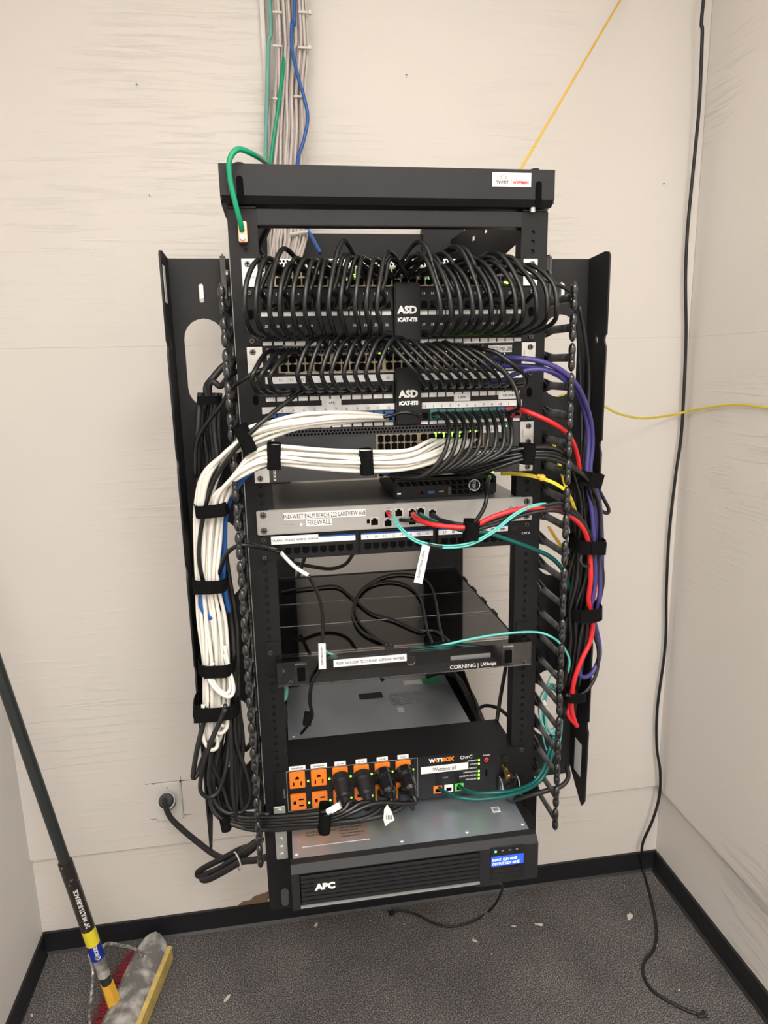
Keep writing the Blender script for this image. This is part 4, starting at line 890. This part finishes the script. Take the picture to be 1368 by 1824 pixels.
for k, (yo, dy) in enumerate(((0, 0), (5, -.008), (-5, .006))):
    cable('network_cable', ['black cable from the firewall crossing the small strap, middle', 'black cable from the firewall crossing the small strap, lowest', 'black cable from the firewall crossing the small strap, highest'][k],
          [((770, 915, -.008), (712, 926, -.008), (768, 920, -.008))[k], (790, 930+yo*.5, -.05), (815, 938+yo, -.075), (840, 940+yo, -.085+dy), (885, 928+yo, -.09), (930, 912+yo*1.2, -.09), (970, 905+yo, -.09), (1000, 904+yo*1.5, -.085), (1030, 922+yo, -.07), (1050, 955, -.05), (1054, 1000, -.04), (1050, 1060, -.035), (1040, 1110, -.03)], .0033, M_cordm, fw, cat='network cable')
cable('power_cable', 'black cord hanging in front of the mini computer down to the small strap', [(872, 850, -.02), (868, 862, -.06), (867, 885, -.085), (862, 905, -.09), (852, 922, -.09), (842, 936, -.09)], .0034, M_cord, cat='power cord')
for k in range(2):
    cable('fiber_cable', 'aqua fiber cord swooping under the firewall, %s of the pair' % ('left' if k else 'right'), [(690+k*4, 913, -.008), (697+k*3, 922-k*2, -.04), (712+k*2, 942-k*3, -.07), (735, 962-k*4, -.085), (762, 972-k*4, -.09), (800, 976-k*4, -.095), (840, 970-k*4, -.10), (880, 948-k*4, -.10), (915, 920-k*4, -.10), (945, 904-k*3, -.095), (970, 899-k*2, -.09), (985, 901, -.085)], .0016, M_aqua, 'aqua fiber pair of the firewall', cat='fiber cable')
o = cable('fiber_boot', 'red and white fiber connector boot plugged in the firewall', [(690, 912, -.02), (696, 921, -.04)], .0030, M_red, cat='connector')
a = at(762, 971, -.094); 
o = cable('cable_sleeve', None, [(762, 970, -.092), (774, 973, -.093), (788, 974, -.094)], .0028, M_cordm, parent=None, cat=None); tag(o, 'black sleeve on the aqua fiber pair beside its white flag tag', 'cable sleeve')
# white flag tag
q = [at(*s, -.094) for s in [(752, 970), (766, 973), (752, 1040), (737, 1037)]]
o = B().prism([(p.x, p.z) for p in q], 'y', -.0945, -.0940).done('flag_tag', M_tag); tag(o, 'white flag tag hanging from the aqua fiber below the firewall', 'tag')
mid = (q[0]+q[2])/2; ax = (q[1]-q[2]).normalized()
ang = math.atan2(ax.z, ax.x)
text('FLASFN 740GB LUWV', .0042, 0, 0, 0, M_ink, o, 'tag_lettering', 'CENTER', mtx=Matrix.Translation((mid.x, -.0948, mid.z)) @ Matrix.Rotation(PI/2, 4, 'X') @ Matrix.Rotation(ang, 4, 'Z'), sx=.85)
# small white tag on the CAT.6 cable, with its black cord
q = [(500, 984, -.02), (512, 997, -.04), (528, 1012, -.05), (549, 1025, -.055)]
o = cable('wrap_tag', 'slim white wrap tag dangling below the WAN1 jack', q, .0034, M_tag, cat='tag', flat=.35)
cable('network_cable', 'black cable falling from the WAN1 wrap tag down across the fiber housing', [(549, 1025, -.055), (560, 1045, -.05), (571, 1075, -.045), (575, 1110, -.042), (574, 1145, -.042), (570, 1190, -.042), (556, 1215, -.04), (552, 1250, -.035), (556, 1275, -.02), (545, 1295, .01), (536, 1306, .03)], .0032, M_cord, cat='network cable')
q = [at(*s, -.047) for s in [(567, 1146), (580, 1146), (581, 1191), (568, 1192)]]
o = B().prism([(p.x, p.z) for p in q], 'y', -.0475, -.0470).done('flag_tag', M_tag); tag(o, 'white flag tag standing upright across the fiber housing front', 'tag')
c_ = (q[0]+q[2])/2
text('FLASFN 740GB LUWV', .0036, 0, 0, 0, M_ink, o, 'tag_lettering', 'CENTER', mtx=Matrix.Translation((c_.x+.001, -.0478, c_.z)) @ Matrix.Rotation(PI/2, 4, 'X') @ Matrix.Rotation(PI/2, 4, 'Z'), sx=.7)
# cord shapes on the housing's clear sheet, standing in for reflections of hanging cables
ys = 1.1105+.0035
def flatc(uvs): return [W(*atz(u, v, ys)) for u, v in uvs]
cable('power_cable', 'large outer cord loop standing in for a reflected cable on the fiber housing', flatc([(503, 1054), (524, 1050), (560, 1046), (600, 1044), (625, 1062), (660, 1090), (700, 1103), (745, 1122), (775, 1124), (800, 1142)]), .0026, M_cordm, cat='power cord')
cable('power_cable', 'tall black cord loop standing in for a reflected cable on the fiber housing', flatc([(700, 1149), (668, 1138), (640, 1120), (628, 1090), (640, 1055), (670, 1032), (705, 1022), (740, 1025), (765, 1040), (776, 1070), (782, 1110), (790, 1142)]), .0026, M_cordm, cat='power cord')
cable('power_cable', 'low black cord loop standing in for a reflected cable on the fiber housing', flatc([(690, 1149), (660, 1128), (636, 1100), (634, 1070), (655, 1045), (690, 1035), (725, 1042), (748, 1065), (757, 1100), (762, 1125), (770, 1144)]), .0026, M_cordm, cat='power cord')
# cords seen behind
cable('power_cable', 'black cord sagging behind the CAT.6 panel on the left', [(630, 985, .25), (615, 1005, .26), (590, 1013, .27), (560, 1010, .28), (530, 1004, .28), (515, 1000, .3)], .004, M_cordm, cat='power cord')
cable('power_cable', 'black cord passing straight down behind the CAT.6 panel', [(545, 985, .25), (537, 1010, .25), (530, 1030, .25)], .004, M_cordm, cat='power cord')
cable('power_cable', 'black cord arching up from the rear of the battery unit', [(591, 1214, .50), (600, 1200, .50), (625, 1188, .50), (655, 1184, .50), (672, 1195, .50), (682, 1212, .50)], .005, M_cordm, cat='power cord')
bundle(5, [(760, 1200, .50, 8, 90), (790, 1192, .48, 10, 90), (815, 1205, .45, 9, 45), (835, 1235, .40, 8, 20), (850, 1270, .34, 8, 10), (862, 1295, .28, 6, 10)], 'power_cable', 'black cord running down the right rear corner beside the battery cover', 'black cords at the right rear corner', .0045, M_cordm, 0, .01, 44, cat='power cord')
cable('power_cable', 'black cord dropping straight behind the right rail to the power controller', [(905, 1165, .12), (898, 1205, .12), (890, 1250, .12), (884, 1292, .10)], .0042, M_cordm, cat='power cord')
cable('power_cable', 'black cord looping behind the power controller at the right', [(868, 1292, .2), (855, 1280, .25), (852, 1265, .28), (865, 1257, .28), (888, 1262, .25), (910, 1280, .2), (920, 1290, .18)], .0042, M_cordm, cat='power cord')
cable('power_cable', 'black cord hanging behind the left rail beside the battery cover', [(500, 1245, .06), (508, 1265, .06), (507, 1290, .06), (500, 1320, .06)], .0045, M_cordm, cat='power cord')
cable('fiber_cable', 'pale teal fiber tube dropping below the left end of the fiber housing', [(503, 1195, .02), (509, 1220, .03), (508, 1242, .03), (498, 1252, .03)], .0045, M_aquad, cat='fiber cable')
cable('fiber_cable', 'aqua fiber cord crossing inside the clear cover of the fiber housing', [(732, 1156, -.014), (780, 1151, -.014), (830, 1140, -.014), (880, 1131, -.02), (930, 1126, -.036), (962, 1127, -.05), (985, 1136, -.06), (1003, 1152, -.06), (1014, 1175, -.05), (1012, 1198, -.04)], .0022, M_aqua, cat='fiber cable')
cable('fiber_cable', 'short aqua fiber cord at the left inside the fiber housing', [(573, 1152, -.02), (585, 1163, -.016), (605, 1168, -.014), (625, 1166, -.01)], .0022, M_aquad, cat='fiber cable')
# aqua coils behind the lower right fingers
g = random.Random(5)
for k in range(6):
    cx, cy, rx, ry = 982+g.uniform(-5, 5), 1278+g.uniform(-12, 12), 12+g.uniform(0, 8), 42+g.uniform(-8, 22)
    a0 = g.uniform(0, 6)
    pts = [(cx+rx*math.cos(a0+t*.7), cy+ry*math.sin(a0+t*.7)-abs(t-5)*1.2, .015+.004*k) for t in range(10)]
    cable('fiber_cable', 'aqua fiber cord coiled behind the lower right fingers', pts, .0015, M_aqua, 'aqua fiber coils behind the lower right fingers', cat='fiber cable')
for k, (u, v) in enumerate([(967, 1222), (971, 1262), (981, 1320), (970, 1252)]):
    q = at(u, v, .012); o = B().boxm(Matrix.Translation(q) @ Matrix.Rotation(.4*k, 4, 'Y'), .012, .001, .006).done('cable_tag', M_tag)
    tag(o, ['small white tag topmost among the aqua fiber coils', 'small white tag at the middle of the aqua fiber coils', 'small white tag lowest among the aqua fiber coils', 'small white tag just above the middle one in the aqua coils'][k], 'tag')
cable('fiber_cable', 'aqua fiber cord running down behind the right fingers level with the firewall', [(998, 928, .02), (1006, 950, .02), (1012, 975, .02), (1020, 1000, .02), (1025, 1030, .02)], .0022, M_aquad, cat='fiber cable')
# yellow fiber
yl = 'yellow fiber cords at the right manager'
for k in range(2):
    e = 3*k
    cable('fiber_cable', 'yellow fiber cord leaving the lowest switch to the right fingers, %s of the pair' % ('lower' if k else 'upper'), [(893, 842+e, -.006), (925, 843+e, -.05), (955, 848+e, -.075), (985, 858+e, -.085), (1008, 872+e, -.085), (1012, 876, -.08)], .0018, M_yel, yl, cat='fiber cable')
    cable('fiber_cable', 'yellow fiber cord dropping steeply beside the right fingers, %s of the pair' % ('right' if k else 'left'), [(984+e, 788, -.01), (992+e, 815, -.02), (1000+e, 845, -.045), (1009+e, 875, -.07), (1018+e, 895, -.06), (1026+e, 920, -.04), (1034+e, 945, -.01)], .0018, M_yel, yl, cat='fiber cable')
    cable('fiber_cable', 'amber fiber cord running down behind the right fingers, %s of the pair' % ('right' if k else 'left'), [(976+e, 938, .02), (988+e, 958, .02), (1006+e, 985, .02), (1016+e, 1010, .02), (1024+e, 1035, .02)], .0016, M_oran, yl, cat='fiber cable')
    cable('fiber_cable', 'yellow fiber cord trailing across the back wall to the right wall, %s of the pair' % ('lower' if k else 'upper'),
          [(984, 715+e*.6, .10), (1000, 704+e*.6, .12), (1030, 703+e*.6, .18), (1068, 718+e*.6, .25), (1100, 735+e*.6, .35), (1140, 744+e*.6, .45), (1180, 741+e*.6, .54), onx(1208, 736+e*.6, .880), onx(1228, 731+e*.6, .900), onx(1262, 725+e*.5, .905), onx(1310, 720+e*.5, .906), onx(1368, 726+e*.5, .906), onx(1420, 734, .911)], .0017, M_yel, yl, cat='fiber cable')
q = at(966, 851, -.08)
o = B().sph(q, .006, (1, .8, 1)).box(q.x-.009, q.x-.003, q.y-.002, q.y+.002, q.z+.001, q.z+.006).done('knotted_tie', M_hexy, None, True); tag(o, 'small orange tie knotted around the yellow fiber pair', 'tie')
# amber fiber to the ceiling
p0 = at(1140, -60, .60); p1 = at(1105, 0, .585); p3 = atz(905, 340, 1.908); p2 = at(933, 292, p3.y+(.585-p3.y)*.16)
cable('fiber_cable', 'taut amber fiber line rising diagonally from the rack top to the ceiling', [W(*(p1+(p1-p2)*((H-p1.z)/(p1.z-p2.z)))), W(*p1), W(*((p1+p2)/2)), W(*p2), W(*p3)], .0024, M_oran, cat='fiber cable')
# ------------------------------------------------------------------ riser of cables from the ceiling
g = random.Random(11)
NR = 20
for i in range(NR):
    a = -1+2*(i+.5)/NR; lay = i % 3
    pts = [W(-.132+a*.036+.0, .575-lay*.010, H)]
    for (u, v, hw, y) in [(519, 20, 29, .575), (519, 90, 29, .575), (517, 160, 28, .575), (515, 230, 29, .57), (512, 285, 32, .56), (513, 340, 34, .53), (514, 400, 36, .46), (511, 430, 35, .42), (505, 465, 30, .36), (500, 500, 26, .30)]:
        pts.append((u+a*hw+g.uniform(-2.5, 2.5), v, y-lay*.010+g.uniform(-.003, .003)))
    cable('riser_cable', 'pinkish white network cable in the riser bundle from the ceiling to the rack', pts, .0034, M_riser, 'white riser cables from the ceiling', cat='network cable')
for (x, y, dx) in []: pass
for k, v in enumerate((22, 85, 172)):
    q = at(541 if k < 2 else 533, v, .548)
    o = B().box(q.x-.012, q.x+.014, .546, .549, q.z-.0022, q.z+.0022).box(q.x+.010, q.x+.016, .543, .550, q.z-.004, q.z+.004).done('cable_tie', M_tie)
    tag(o, ['cable tie highest on the right half of the white riser bundle', 'cable tie second from the top on the white riser bundle', 'cable tie just above the rack hood on the white riser bundle'][k], 'cable tie', 'cable ties on the white riser')
for k, v in enumerate((22, 82, 176)):
    q = at(494, v, .548); o = B().box(q.x-.010, q.x+.010, .546, .549, q.z-.002, q.z+.002).done('cable_tie', M_tie)
    tag(o, 'cable tie on the left half of the white riser bundle, %s' % ['topmost', 'middle', 'lowest'][k], 'cable tie', 'cable ties on the white riser')
q = at(530, 418, .42); o = B().cyl((q.x-.016, .405, q.z-.002), (q.x+.022, .40, q.z+.003), .004).done('cable_tie', M_tie); tag(o, 'white tie around the riser cables seen under the rack crossbar', 'cable tie')
o = B().box(at(470, 60, .6).x-.006, at(470, 60, .6).x+.0035, .604, .62, 1.95, H).done('wall_raceway', M_wallp); tag(o, 'slim cream raceway strip up the wall beside the riser cables', 'raceway')
cable('fiber_cable', 'pale teal cable running straight up beside the white riser', [W(-.190, .585, H), (480, 0, .58), (478, 80, .58), (476, 160, .58), (474, 230, .58), (473, 290, .57), (474, 340, .54)], .0046, M_aquad, cat='cable')
cable('network_cable', 'green cable winding down through the white riser bundle', [(512, 60, .57), (506, 110, .555), (501, 150, .545), (496, 190, .54), (489, 235, .54), (482, 290, .54), (478, 340, .5), (476, 400, .4), (472, 425, .35)], .0042, M_green, cat='network cable')
cable('network_cable', 'blue cable snaking down the front of the white riser bundle', [W(-.105, .55, H), (524, 0, .545), (520, 40, .54), (520, 85, .535), (529, 130, .53), (542, 175, .525), (548, 210, .525), (541, 250, .525), (530, 287, .52), (530, 340, .49), (545, 402, .42), (557, 425, .38), (570, 450, .34)], .0040, M_blue, cat='network cable')
cable('power_cable', 'black cord hanging behind the left rail beside the riser cables', [(478, 405, .12), (468, 425, .10), (462, 445, .08), (470, 460, .06)], .0055, M_cordm, cat='power cord')
# ------------------------------------------------------------------ velcro straps
def strap(label, u, v, y, w, h, dy, rot=0, stub=None, flare=0):
    # a closed band around a bundle: w, h in pixels at depth y; dy = bundle depth
    c = at(u, v, y); s = (at(u+10, v, y)-c).length/10
    a_, b_ = w*s/2, dy/2; hh = h*s/2; N = 28
    bm = bmesh.new(); R_ = Matrix.Rotation(-math.radians(rot), 3, 'Y')
    def ringp(f, z, fl=0): 
        out = []
        for k in range(N):
            t = 2*PI*k/N; ct, st = math.cos(t), math.sin(t)
            x = math.copysign(abs(ct)**.55, ct)*(a_+fl)*f; yy = math.copysign(abs(st)**.7, st)*b_*f
            out.append(bm.verts.new(Vector((x, yy, 0))+Vector((0, 0, z))))
        return out
    rs = [ringp(.95, -hh), ringp(1, -hh, flare), ringp(1, hh), ringp(.95, hh)]
    for i in range(4):
        A_, B_ = rs[i], rs[(i+1) % 4]
        for k in range(N): bm.faces.new((A_[k], A_[(k+1) % N], B_[(k+1) % N], B_[k]))
    if stub:
        bmesh.ops.create_cube(bm, size=1, matrix=Matrix.Translation((a_*stub[0], -b_-.0015, 0)) @ Matrix.Diagonal((a_*stub[1], .002, hh*1.96, 1)))
    for vv in bm.verts: vv.co = R_ @ vv.co + c
    bmesh.ops.recalc_face_normals(bm, faces=bm.faces[:])
    me = D.meshes.new('velcro_strap'); bm.to_mesh(me); bm.free()
    o = link('velcro_strap', me, M_velc); tag(o, label, 'cable strap', 'black velcro cable straps'); return o
strap('black strap around the upper white strand beside the left finger row', 437, 781, -.095, 26, 50, .044, 18)
strap('black strap around the white strand left of centre on the switch front', 488, 812, -.104, 25, 46, .040, -3)
strap('black strap around the white strand at the middle of the switch front', 652, 822, -.095, 24, 44, .040, 2)
strap('black strap topmost around the vertical white bundle', 378, 903, -.05, 60, 23, .075, 4, (.4, 1.0))
strap('black strap second from top around the vertical white bundle', 375, 1035, -.045, 62, 24, .07, -3, (-.3, 1.1))
strap('black strap third from top around the vertical white bundle, under the blue bow', 387, 1180, -.04, 66, 22, .075, -3, (0, 1.2))
strap('black strap lowest around the vertical white bundle, with a flared left end', 386, 1253, -.04, 80, 25, .08, -2, (-.3, 1.2), .002)
strap('black strap around the grey cords below the left oval opening', 374, 712, -.002, 42, 15, .045, 0)
strap('black strap around the tangle beside the wall outlet', 402, 1455, -.04, 20, 28, .05, 6)
strap('black strap around the power cords on top of the battery unit', 578, 1457, -.092, 22, 40, .042, -6)
strap('small black strap around the coloured cords under the mini computer', 839, 943, -.088, 25, 32, .034, -4)
strap('black strap around the black cables in front of the right rail', 938, 808, -.085, 24, 34, .036, -4)
strap('black strap highest around the right vertical bundle', 1042, 850, -.025, 46, 24, .065, -14, (.2, 1))
strap('black strap second from top around the right vertical bundle', 1045, 968, -.03, 50, 22, .07, -3, (.2, 1))
strap('black strap third from top around the right vertical bundle', 1038, 1086, -.025, 54, 22, .07, 2, (-.2, 1))
strap('black strap lowest around the right vertical bundle', 1018, 1232, -.02, 40, 16, .06, -4)
q = at(548, 1280, -.02)
o = B().boxm(Matrix.Translation(q) @ Matrix.Rotation(.2, 4, 'Y'), .014, .012, .022).done('velcro_strap', M_velc); tag(o, 'tiny black strap on the thin cord above the power controller', 'cable strap')
q = at(944, 1415, -.035)
o = B().prism([(q.x-.012, q.z+.02), (q.x+.010, q.z+.02), (q.x+.010, q.z-.03), (q.x+.004, q.z-.042), (q.x-.002, q.z-.03), (q.x-.012, q.z-.02)], 'y', -.042, -.036).done('velcro_strap', M_velc); tag(o, 'black strap end hanging from the teal cables at the lower right rail', 'cable strap')
# ------------------------------------------------------------------ wall outlet and battery power cord
a = at(274, 1396, YW); c_ = at(327, 1456, YW)
ox, oz = (a.x+c_.x)/2, (a.z+c_.z)/2
t = thing('wall_outlet', 'white single receptacle wall plate left of the rack', 'outlet', (ox, YW, oz))
B().box(ox-.0365, ox+.0368, YW-.0005, YW+.002, oz-.0584, oz+.0584).box(ox-.058, ox-.036, YW-.0006, YW+.001, oz+.0575, oz+.0585).box(ox+.036, ox+.062, YW-.0006, YW+.001, oz+.0565, oz+.0577).box(ox+.036, ox+.056, YW-.0006, YW+.001, oz-.05, oz-.0492).box(ox-.054, ox-.036, YW-.0006, YW+.001, oz-.0525, oz-.0517).box(ox+.0365, ox+.0375, YW-.0006, YW+.001, oz+.05, oz+.07).done('board_cutout_gap', M_sock, t)
B().box(ox-.036, ox+.036, YW-.006, YW+.002, oz-.058, oz+.058, .003).done('wall_plate', M_ivory, t)
B().cyl((ox, YW-.006, oz), (ox, YW-.009, oz), .018, n=24).done('receptacle', M_ivory, t)
B().cyl((ox, YW-.006, oz+.044), (ox, YW-.0068, oz+.044), .003).done('plate_screw', M_silver, t)
adopt(t)
q = Vector((ox, YW-.009, oz+.006))
cc = [(293, 1430, .54), (303, 1455, .50), (322, 1475, .46), (352, 1500, .42), (382, 1522, .38), (405, 1530, .34), (425, 1520, .31), (440, 1510, .28), (455, 1500, .25)]
coil = [(293, 1425, .555)]+cc+[(442, 1508, .29), (425, 1514, .31), (395, 1530, .33), (365, 1545, .35), (352, 1555, .36), (358, 1560, .35), (385, 1550, .32), (415, 1532, .30), (445, 1512, .26), (465, 1495, .22), (450, 1512, .25), (425, 1530, .29), (395, 1548, .32), (372, 1558, .33), (360, 1566, .33), (372, 1566, .31), (400, 1552, .29), (430, 1535, .26), (455, 1532, .22), (480, 1525, .18), (510, 1512, .14)]
o = cable('power_cable', 'thick black power cord coiled and tied between the wall outlet and the rack foot', coil, .0075, M_cordm, cat='power cord', sub=5)
pb = B(); e = at(293, 1424, .555); q1 = Vector((ox, YW-.009, oz)); d = (e-q1).normalized(); 
pb.cyl(q1, q1+d*.024, .021, .021, 22).cyl(q1+d*.042, q1+d*.058, .021, .016, 22); pb.done('plug', M_cordm, o)
B().cyl(q1+d*.023, q1+d*.043, .0222, .0222, 22).done('plug_band', M_tag, o)
o = cable('cable_tie', 'thin grey tie around the coiled thick power cord', [(419, 1518, .262), (424, 1527, .25), (428, 1538, .25), (428, 1548, .262), (426, 1550, .30), (420, 1535, .35), (416, 1520, .34), (419, 1518, .262)], .0018, M_tagg, cat='cable tie')
# ------------------------------------------------------------------ long black cable on the right
lc = [W(.880, .56, H-.0), (1253, 0, .575), (1251, 60, .577), (1246, 180, .58), (1238, 270, .59), (1230, 350, .595), (1224, 420, .60), (1221, 500, .60), (1222, 600, .60), (1218, 700, .60), (1213, 780, .60), (1203, 850, .60), (1192, 950, .60), (1187, 1050, .60), (1185, 1150, .60), (1171, 1260, .60), (1170, 1330, .60), (1176, 1375, .59), (1174, 1420, .59), (1162, 1462, .59), (1146, 1498, .60), (1143, 1520, .60)]
lc += [W(*atz(u, v, .0045)) for u, v in [(1146, 1552), (1158, 1595), (1169, 1650), (1165, 1690), (1148, 1712), (1146, 1735), (1160, 1762), (1190, 1783), (1222, 1799), (1242, 1806)]]
o = cable('hanging_cable', 'long black cable hanging down the right corner and trailing onto the carpet', lc, .0042, M_cordm, cat='cable', sub=6)
q = atz(1250, 1807, .005)
b = B()
for k in range(5): b.cyl(q+Vector((-.012, -.004, 0)), q+Vector((.010+.002*(k % 2), -.012+.005*k, .002+.003*(k % 2))), .0028, .0018, 6)
b.done('frayed_end', M_cordm, o)
B().box(q.x+.008, q.x+.014, q.y-.008, q.y-.002, .003, .007).done('bare_tip', M_silver, o)
# cord from under the battery unit
uc = [W(.150, -.02, .69), W(.150, .05, .55), (893, 1575, .42), (888, 1600, .47)]+[W(*atz(u, v, .004)) for u, v in [(872, 1622), (850, 1637), (820, 1648), (795, 1650), (770, 1643), (740, 1628), (712, 1622), (700, 1625)]]
o = cable('power_cable', 'thin black cord falling from the battery unit and curling on the carpet', uc, .0035, M_cordm, cat='power cord')
q = atz(698, 1626, .006); B().box(q.x-.010, q.x+.008, q.y-.006, q.y+.006, .001, .012, .001).done('connector', M_cordm, o)
# ------------------------------------------------------------------ broom
t = thing('push_broom', 'plaster splattered push broom leaning on the left wall', 'broom', (-.69, .39, 0))
ang = Vector((-.052, -.272, 0)).normalized(); side = Vector((-ang.y, ang.x, 0))  # side points toward +x
if side.x < 0: side = -side
A0 = Vector((-.612, .575, .058))
def BP(l, s, z): return A0+ang*l+side*s+Vector((0, 0, z-.058))
b = bmesh.new()
prof = [(-.042, .050), (-.030, .062), (.0, .066), (.030, .060), (.043, .048), (.043, .030), (-.042, .034)]
secs = []
for l, k in [(0, .35), (.006, .62), (.016, .82), (.032, .96), (.05, 1)]+[(.05+.51*i/8, 1) for i in range(1, 9)]+[(.58, .9), (.6, .6)]:
    secs.append([b.verts.new(BP(l, s*k, z)) for s, z in prof])
for s0, s1 in zip(secs, secs[1:]):
    for i in range(len(prof)): b.faces.new((s0[i], s0[(i+1) % 7], s1[(i+1) % 7], s1[i]))
b.faces.new(secs[0]); b.faces.new(secs[-1][::-1]); bmesh.ops.recalc_face_normals(b, faces=b.faces[:])
me = D.meshes.new('broom_block'); b.to_mesh(me); b.free(); link('broom_block', me, M_block, t)
b = B(); b.b.verts.ensure_lookup_table()
q8 = [BP(l, s, z) for l in (.03, .60) for s, z in ((.0435, .050), (.054, .046), (.054, .004), (.0435, .004))]
vv = [b.b.verts.new(p) for p in q8]
for f in ((0, 1, 2, 3), (7, 6, 5, 4), (0, 4, 5, 1), (1, 5, 6, 2), (2, 6, 7, 3), (3, 7, 4, 0)): b.b.faces.new([vv[i] for i in f])
b.done('yellow_edge_strip', M_ystrip, t)
g = random.Random(2); bm = bmesh.new()
for i in range(2200):
    l = g.uniform(.03, .58); s = g.uniform(-.04, .03); top = BP(l, s, .036); sp = (s-.0)*1.0
    tip = BP(l+g.uniform(-.02, .02), s-.035*g.random()-(.028 if s < -.01 else 0)+g.uniform(-.006, .006), .001+g.random()*.016)
    mid = (top+tip)/2+side*(-.008)+Vector((0, 0, .004)); w_ = ang*.0012
    v = [bm.verts.new(p) for p in (top-w_, top+w_, mid+w_, mid-w_, tip+w_*.6, tip-w_*.6)]
    bm.faces.new((v[0], v[1], v[2], v[3])); bm.faces.new((v[3], v[2], v[4], v[5]))
me = D.meshes.new('bristles'); bm.to_mesh(me); bm.free(); o = link('bristles', me, M_bristle, t); o['label'] = 'dark red bristles'
Hb = atz(197, 1770, .085); Ht = at(0, 1200, .36)
dr = (Ht-Hb).normalized(); top = Hb+dr*((-.917-Hb.x)/dr.x)
B().cyl(Hb+dr*.03, Hb+(top-Hb)*.98, .0125, .0135, 20).done('handle', M_pole, t)
def seg(name, v0, v1, r, m, lab_=None):
    # span of the handle between two heights along it (metres from the collar)
    o = B().cyl(Hb+dr*v0, Hb+dr*v1, r, n=20).done(name, m, t); 
    if lab_: o['label'] = lab_
    return o
B().cyl(Hb-dr*.04, Hb+dr*.035, .0175, .016, 6).done('collar', M_hexy, t)['label'] = 'yellow hexagonal collar'
def along(u, v):
    d_ = ray(u, v); w0 = CAM-Hb; a_, b_, c2 = d_.dot(d_), d_.dot(dr), dr.dot(dr); dd_, e_ = d_.dot(w0), dr.dot(w0)
    return (a_*e_-b_*dd_)/(a_*c2-b_*b_)
sB, sY, sU, sT = along(172, 1706), along(160, 1683), along(152, 1656), along(110, 1538)
seg('threaded_socket', along(188, 1735), sB, .0145, M_block)
seg('blue_sleeve', sB, sY, .0162, M_slb); seg('yellow_sleeve', sY, sU, .0162, M_sly); seg('dark_sleeve', sU, sT, .0162, M_slk)
# print on the sleeve, running along the handle and facing the room
vw = (CAM-Hb).normalized(); nrm = (vw-dr*vw.dot(dr)).normalized(); sdv = dr.cross(nrm)
nrm2 = (nrm*.95-sdv*.0).normalized()
def ptext(s, h, v0, m, name='sleeve_lettering'):
    xax = dr; zax = nrm2; yax = zax.cross(xax)
    M4 = Matrix((xax, yax, zax)).transposed().to_4x4(); M4.translation = Hb+dr*v0+zax*.0164-yax*h*.5
    text(s, h, 0, 0, 0, m, t, name, mtx=M4, sx=.9, bold=.0004)
ptext('24" MULTI-SURFACE', .010, sU+.012, M_tagg)
ptext('QUICKIE', .008, sB+.004, M_tag)
wp = [Hb+dr*.13+Vector((.004, -.02, 0)), at(180, 1690, .38), at(192, 1681, .41), at(215, 1684, .43), at(240, 1690, .45), at(262, 1693, .47)]
e = BP(.09, 0, .068); wp[-1] = e
B().tube(spline(wp, 6), .0038, 8, ).done('brace_wire', M_wire, t)
B().tube(spline([Hb+dr*.13+Vector((-.016, -.004, 0)), at(165, 1730, .37), at(163, 1770, .33), atz(160, 1824, .05), BP(.33, -.01, .064)], 6), .0032, 8).done('brace_wire', M_wire, t)
B().cyl(e-Vector((0, 0, .004)), e+Vector((0, 0, .003)), .007, n=12).done('brace_rivet', M_silver, t)
# white smear on the bristles
adopt(t)
# ------------------------------------------------------------------ crumbs on the carpet
g = random.Random(8)
crumbs = [(563, 1648, 7), (960, 1647, 9), (916, 1650, 5), (846, 1676, 7), (1122, 1632, 12), (720, 1646, 3), (405, 1778, 8), (1170, 1684, 4), (1242, 1666, 3), (1210, 1764, 4), (113, 1712, 3), (876, 1700, 3), (660, 1640, 3), (57, 1809, 5), (1112, 1578, 3), (1153, 1592, 3)]
for u, v, s in crumbs:
    q = atz(u, v, 0); b = bmesh.new()
    bmesh.ops.create_icosphere(b, subdivisions=2, radius=s*.0006)
    for v_ in b.verts: v_.co *= g.uniform(.5, 1.3); v_.co.z = max(-.001, v_.co.z*.25); v_.co.y *= 2.2 if s > 4 else 1
    me = D.meshes.new('plaster_crumb'); b.to_mesh(me); b.free(); o = link('plaster_crumb', me, M_debris); o.location = (q.x, q.y, .001); o.rotation_euler.z = g.uniform(0, 3)
    tag(o, 'pale plaster crumb lying on the grey carpet', 'crumb', 'plaster crumbs on the carpet')
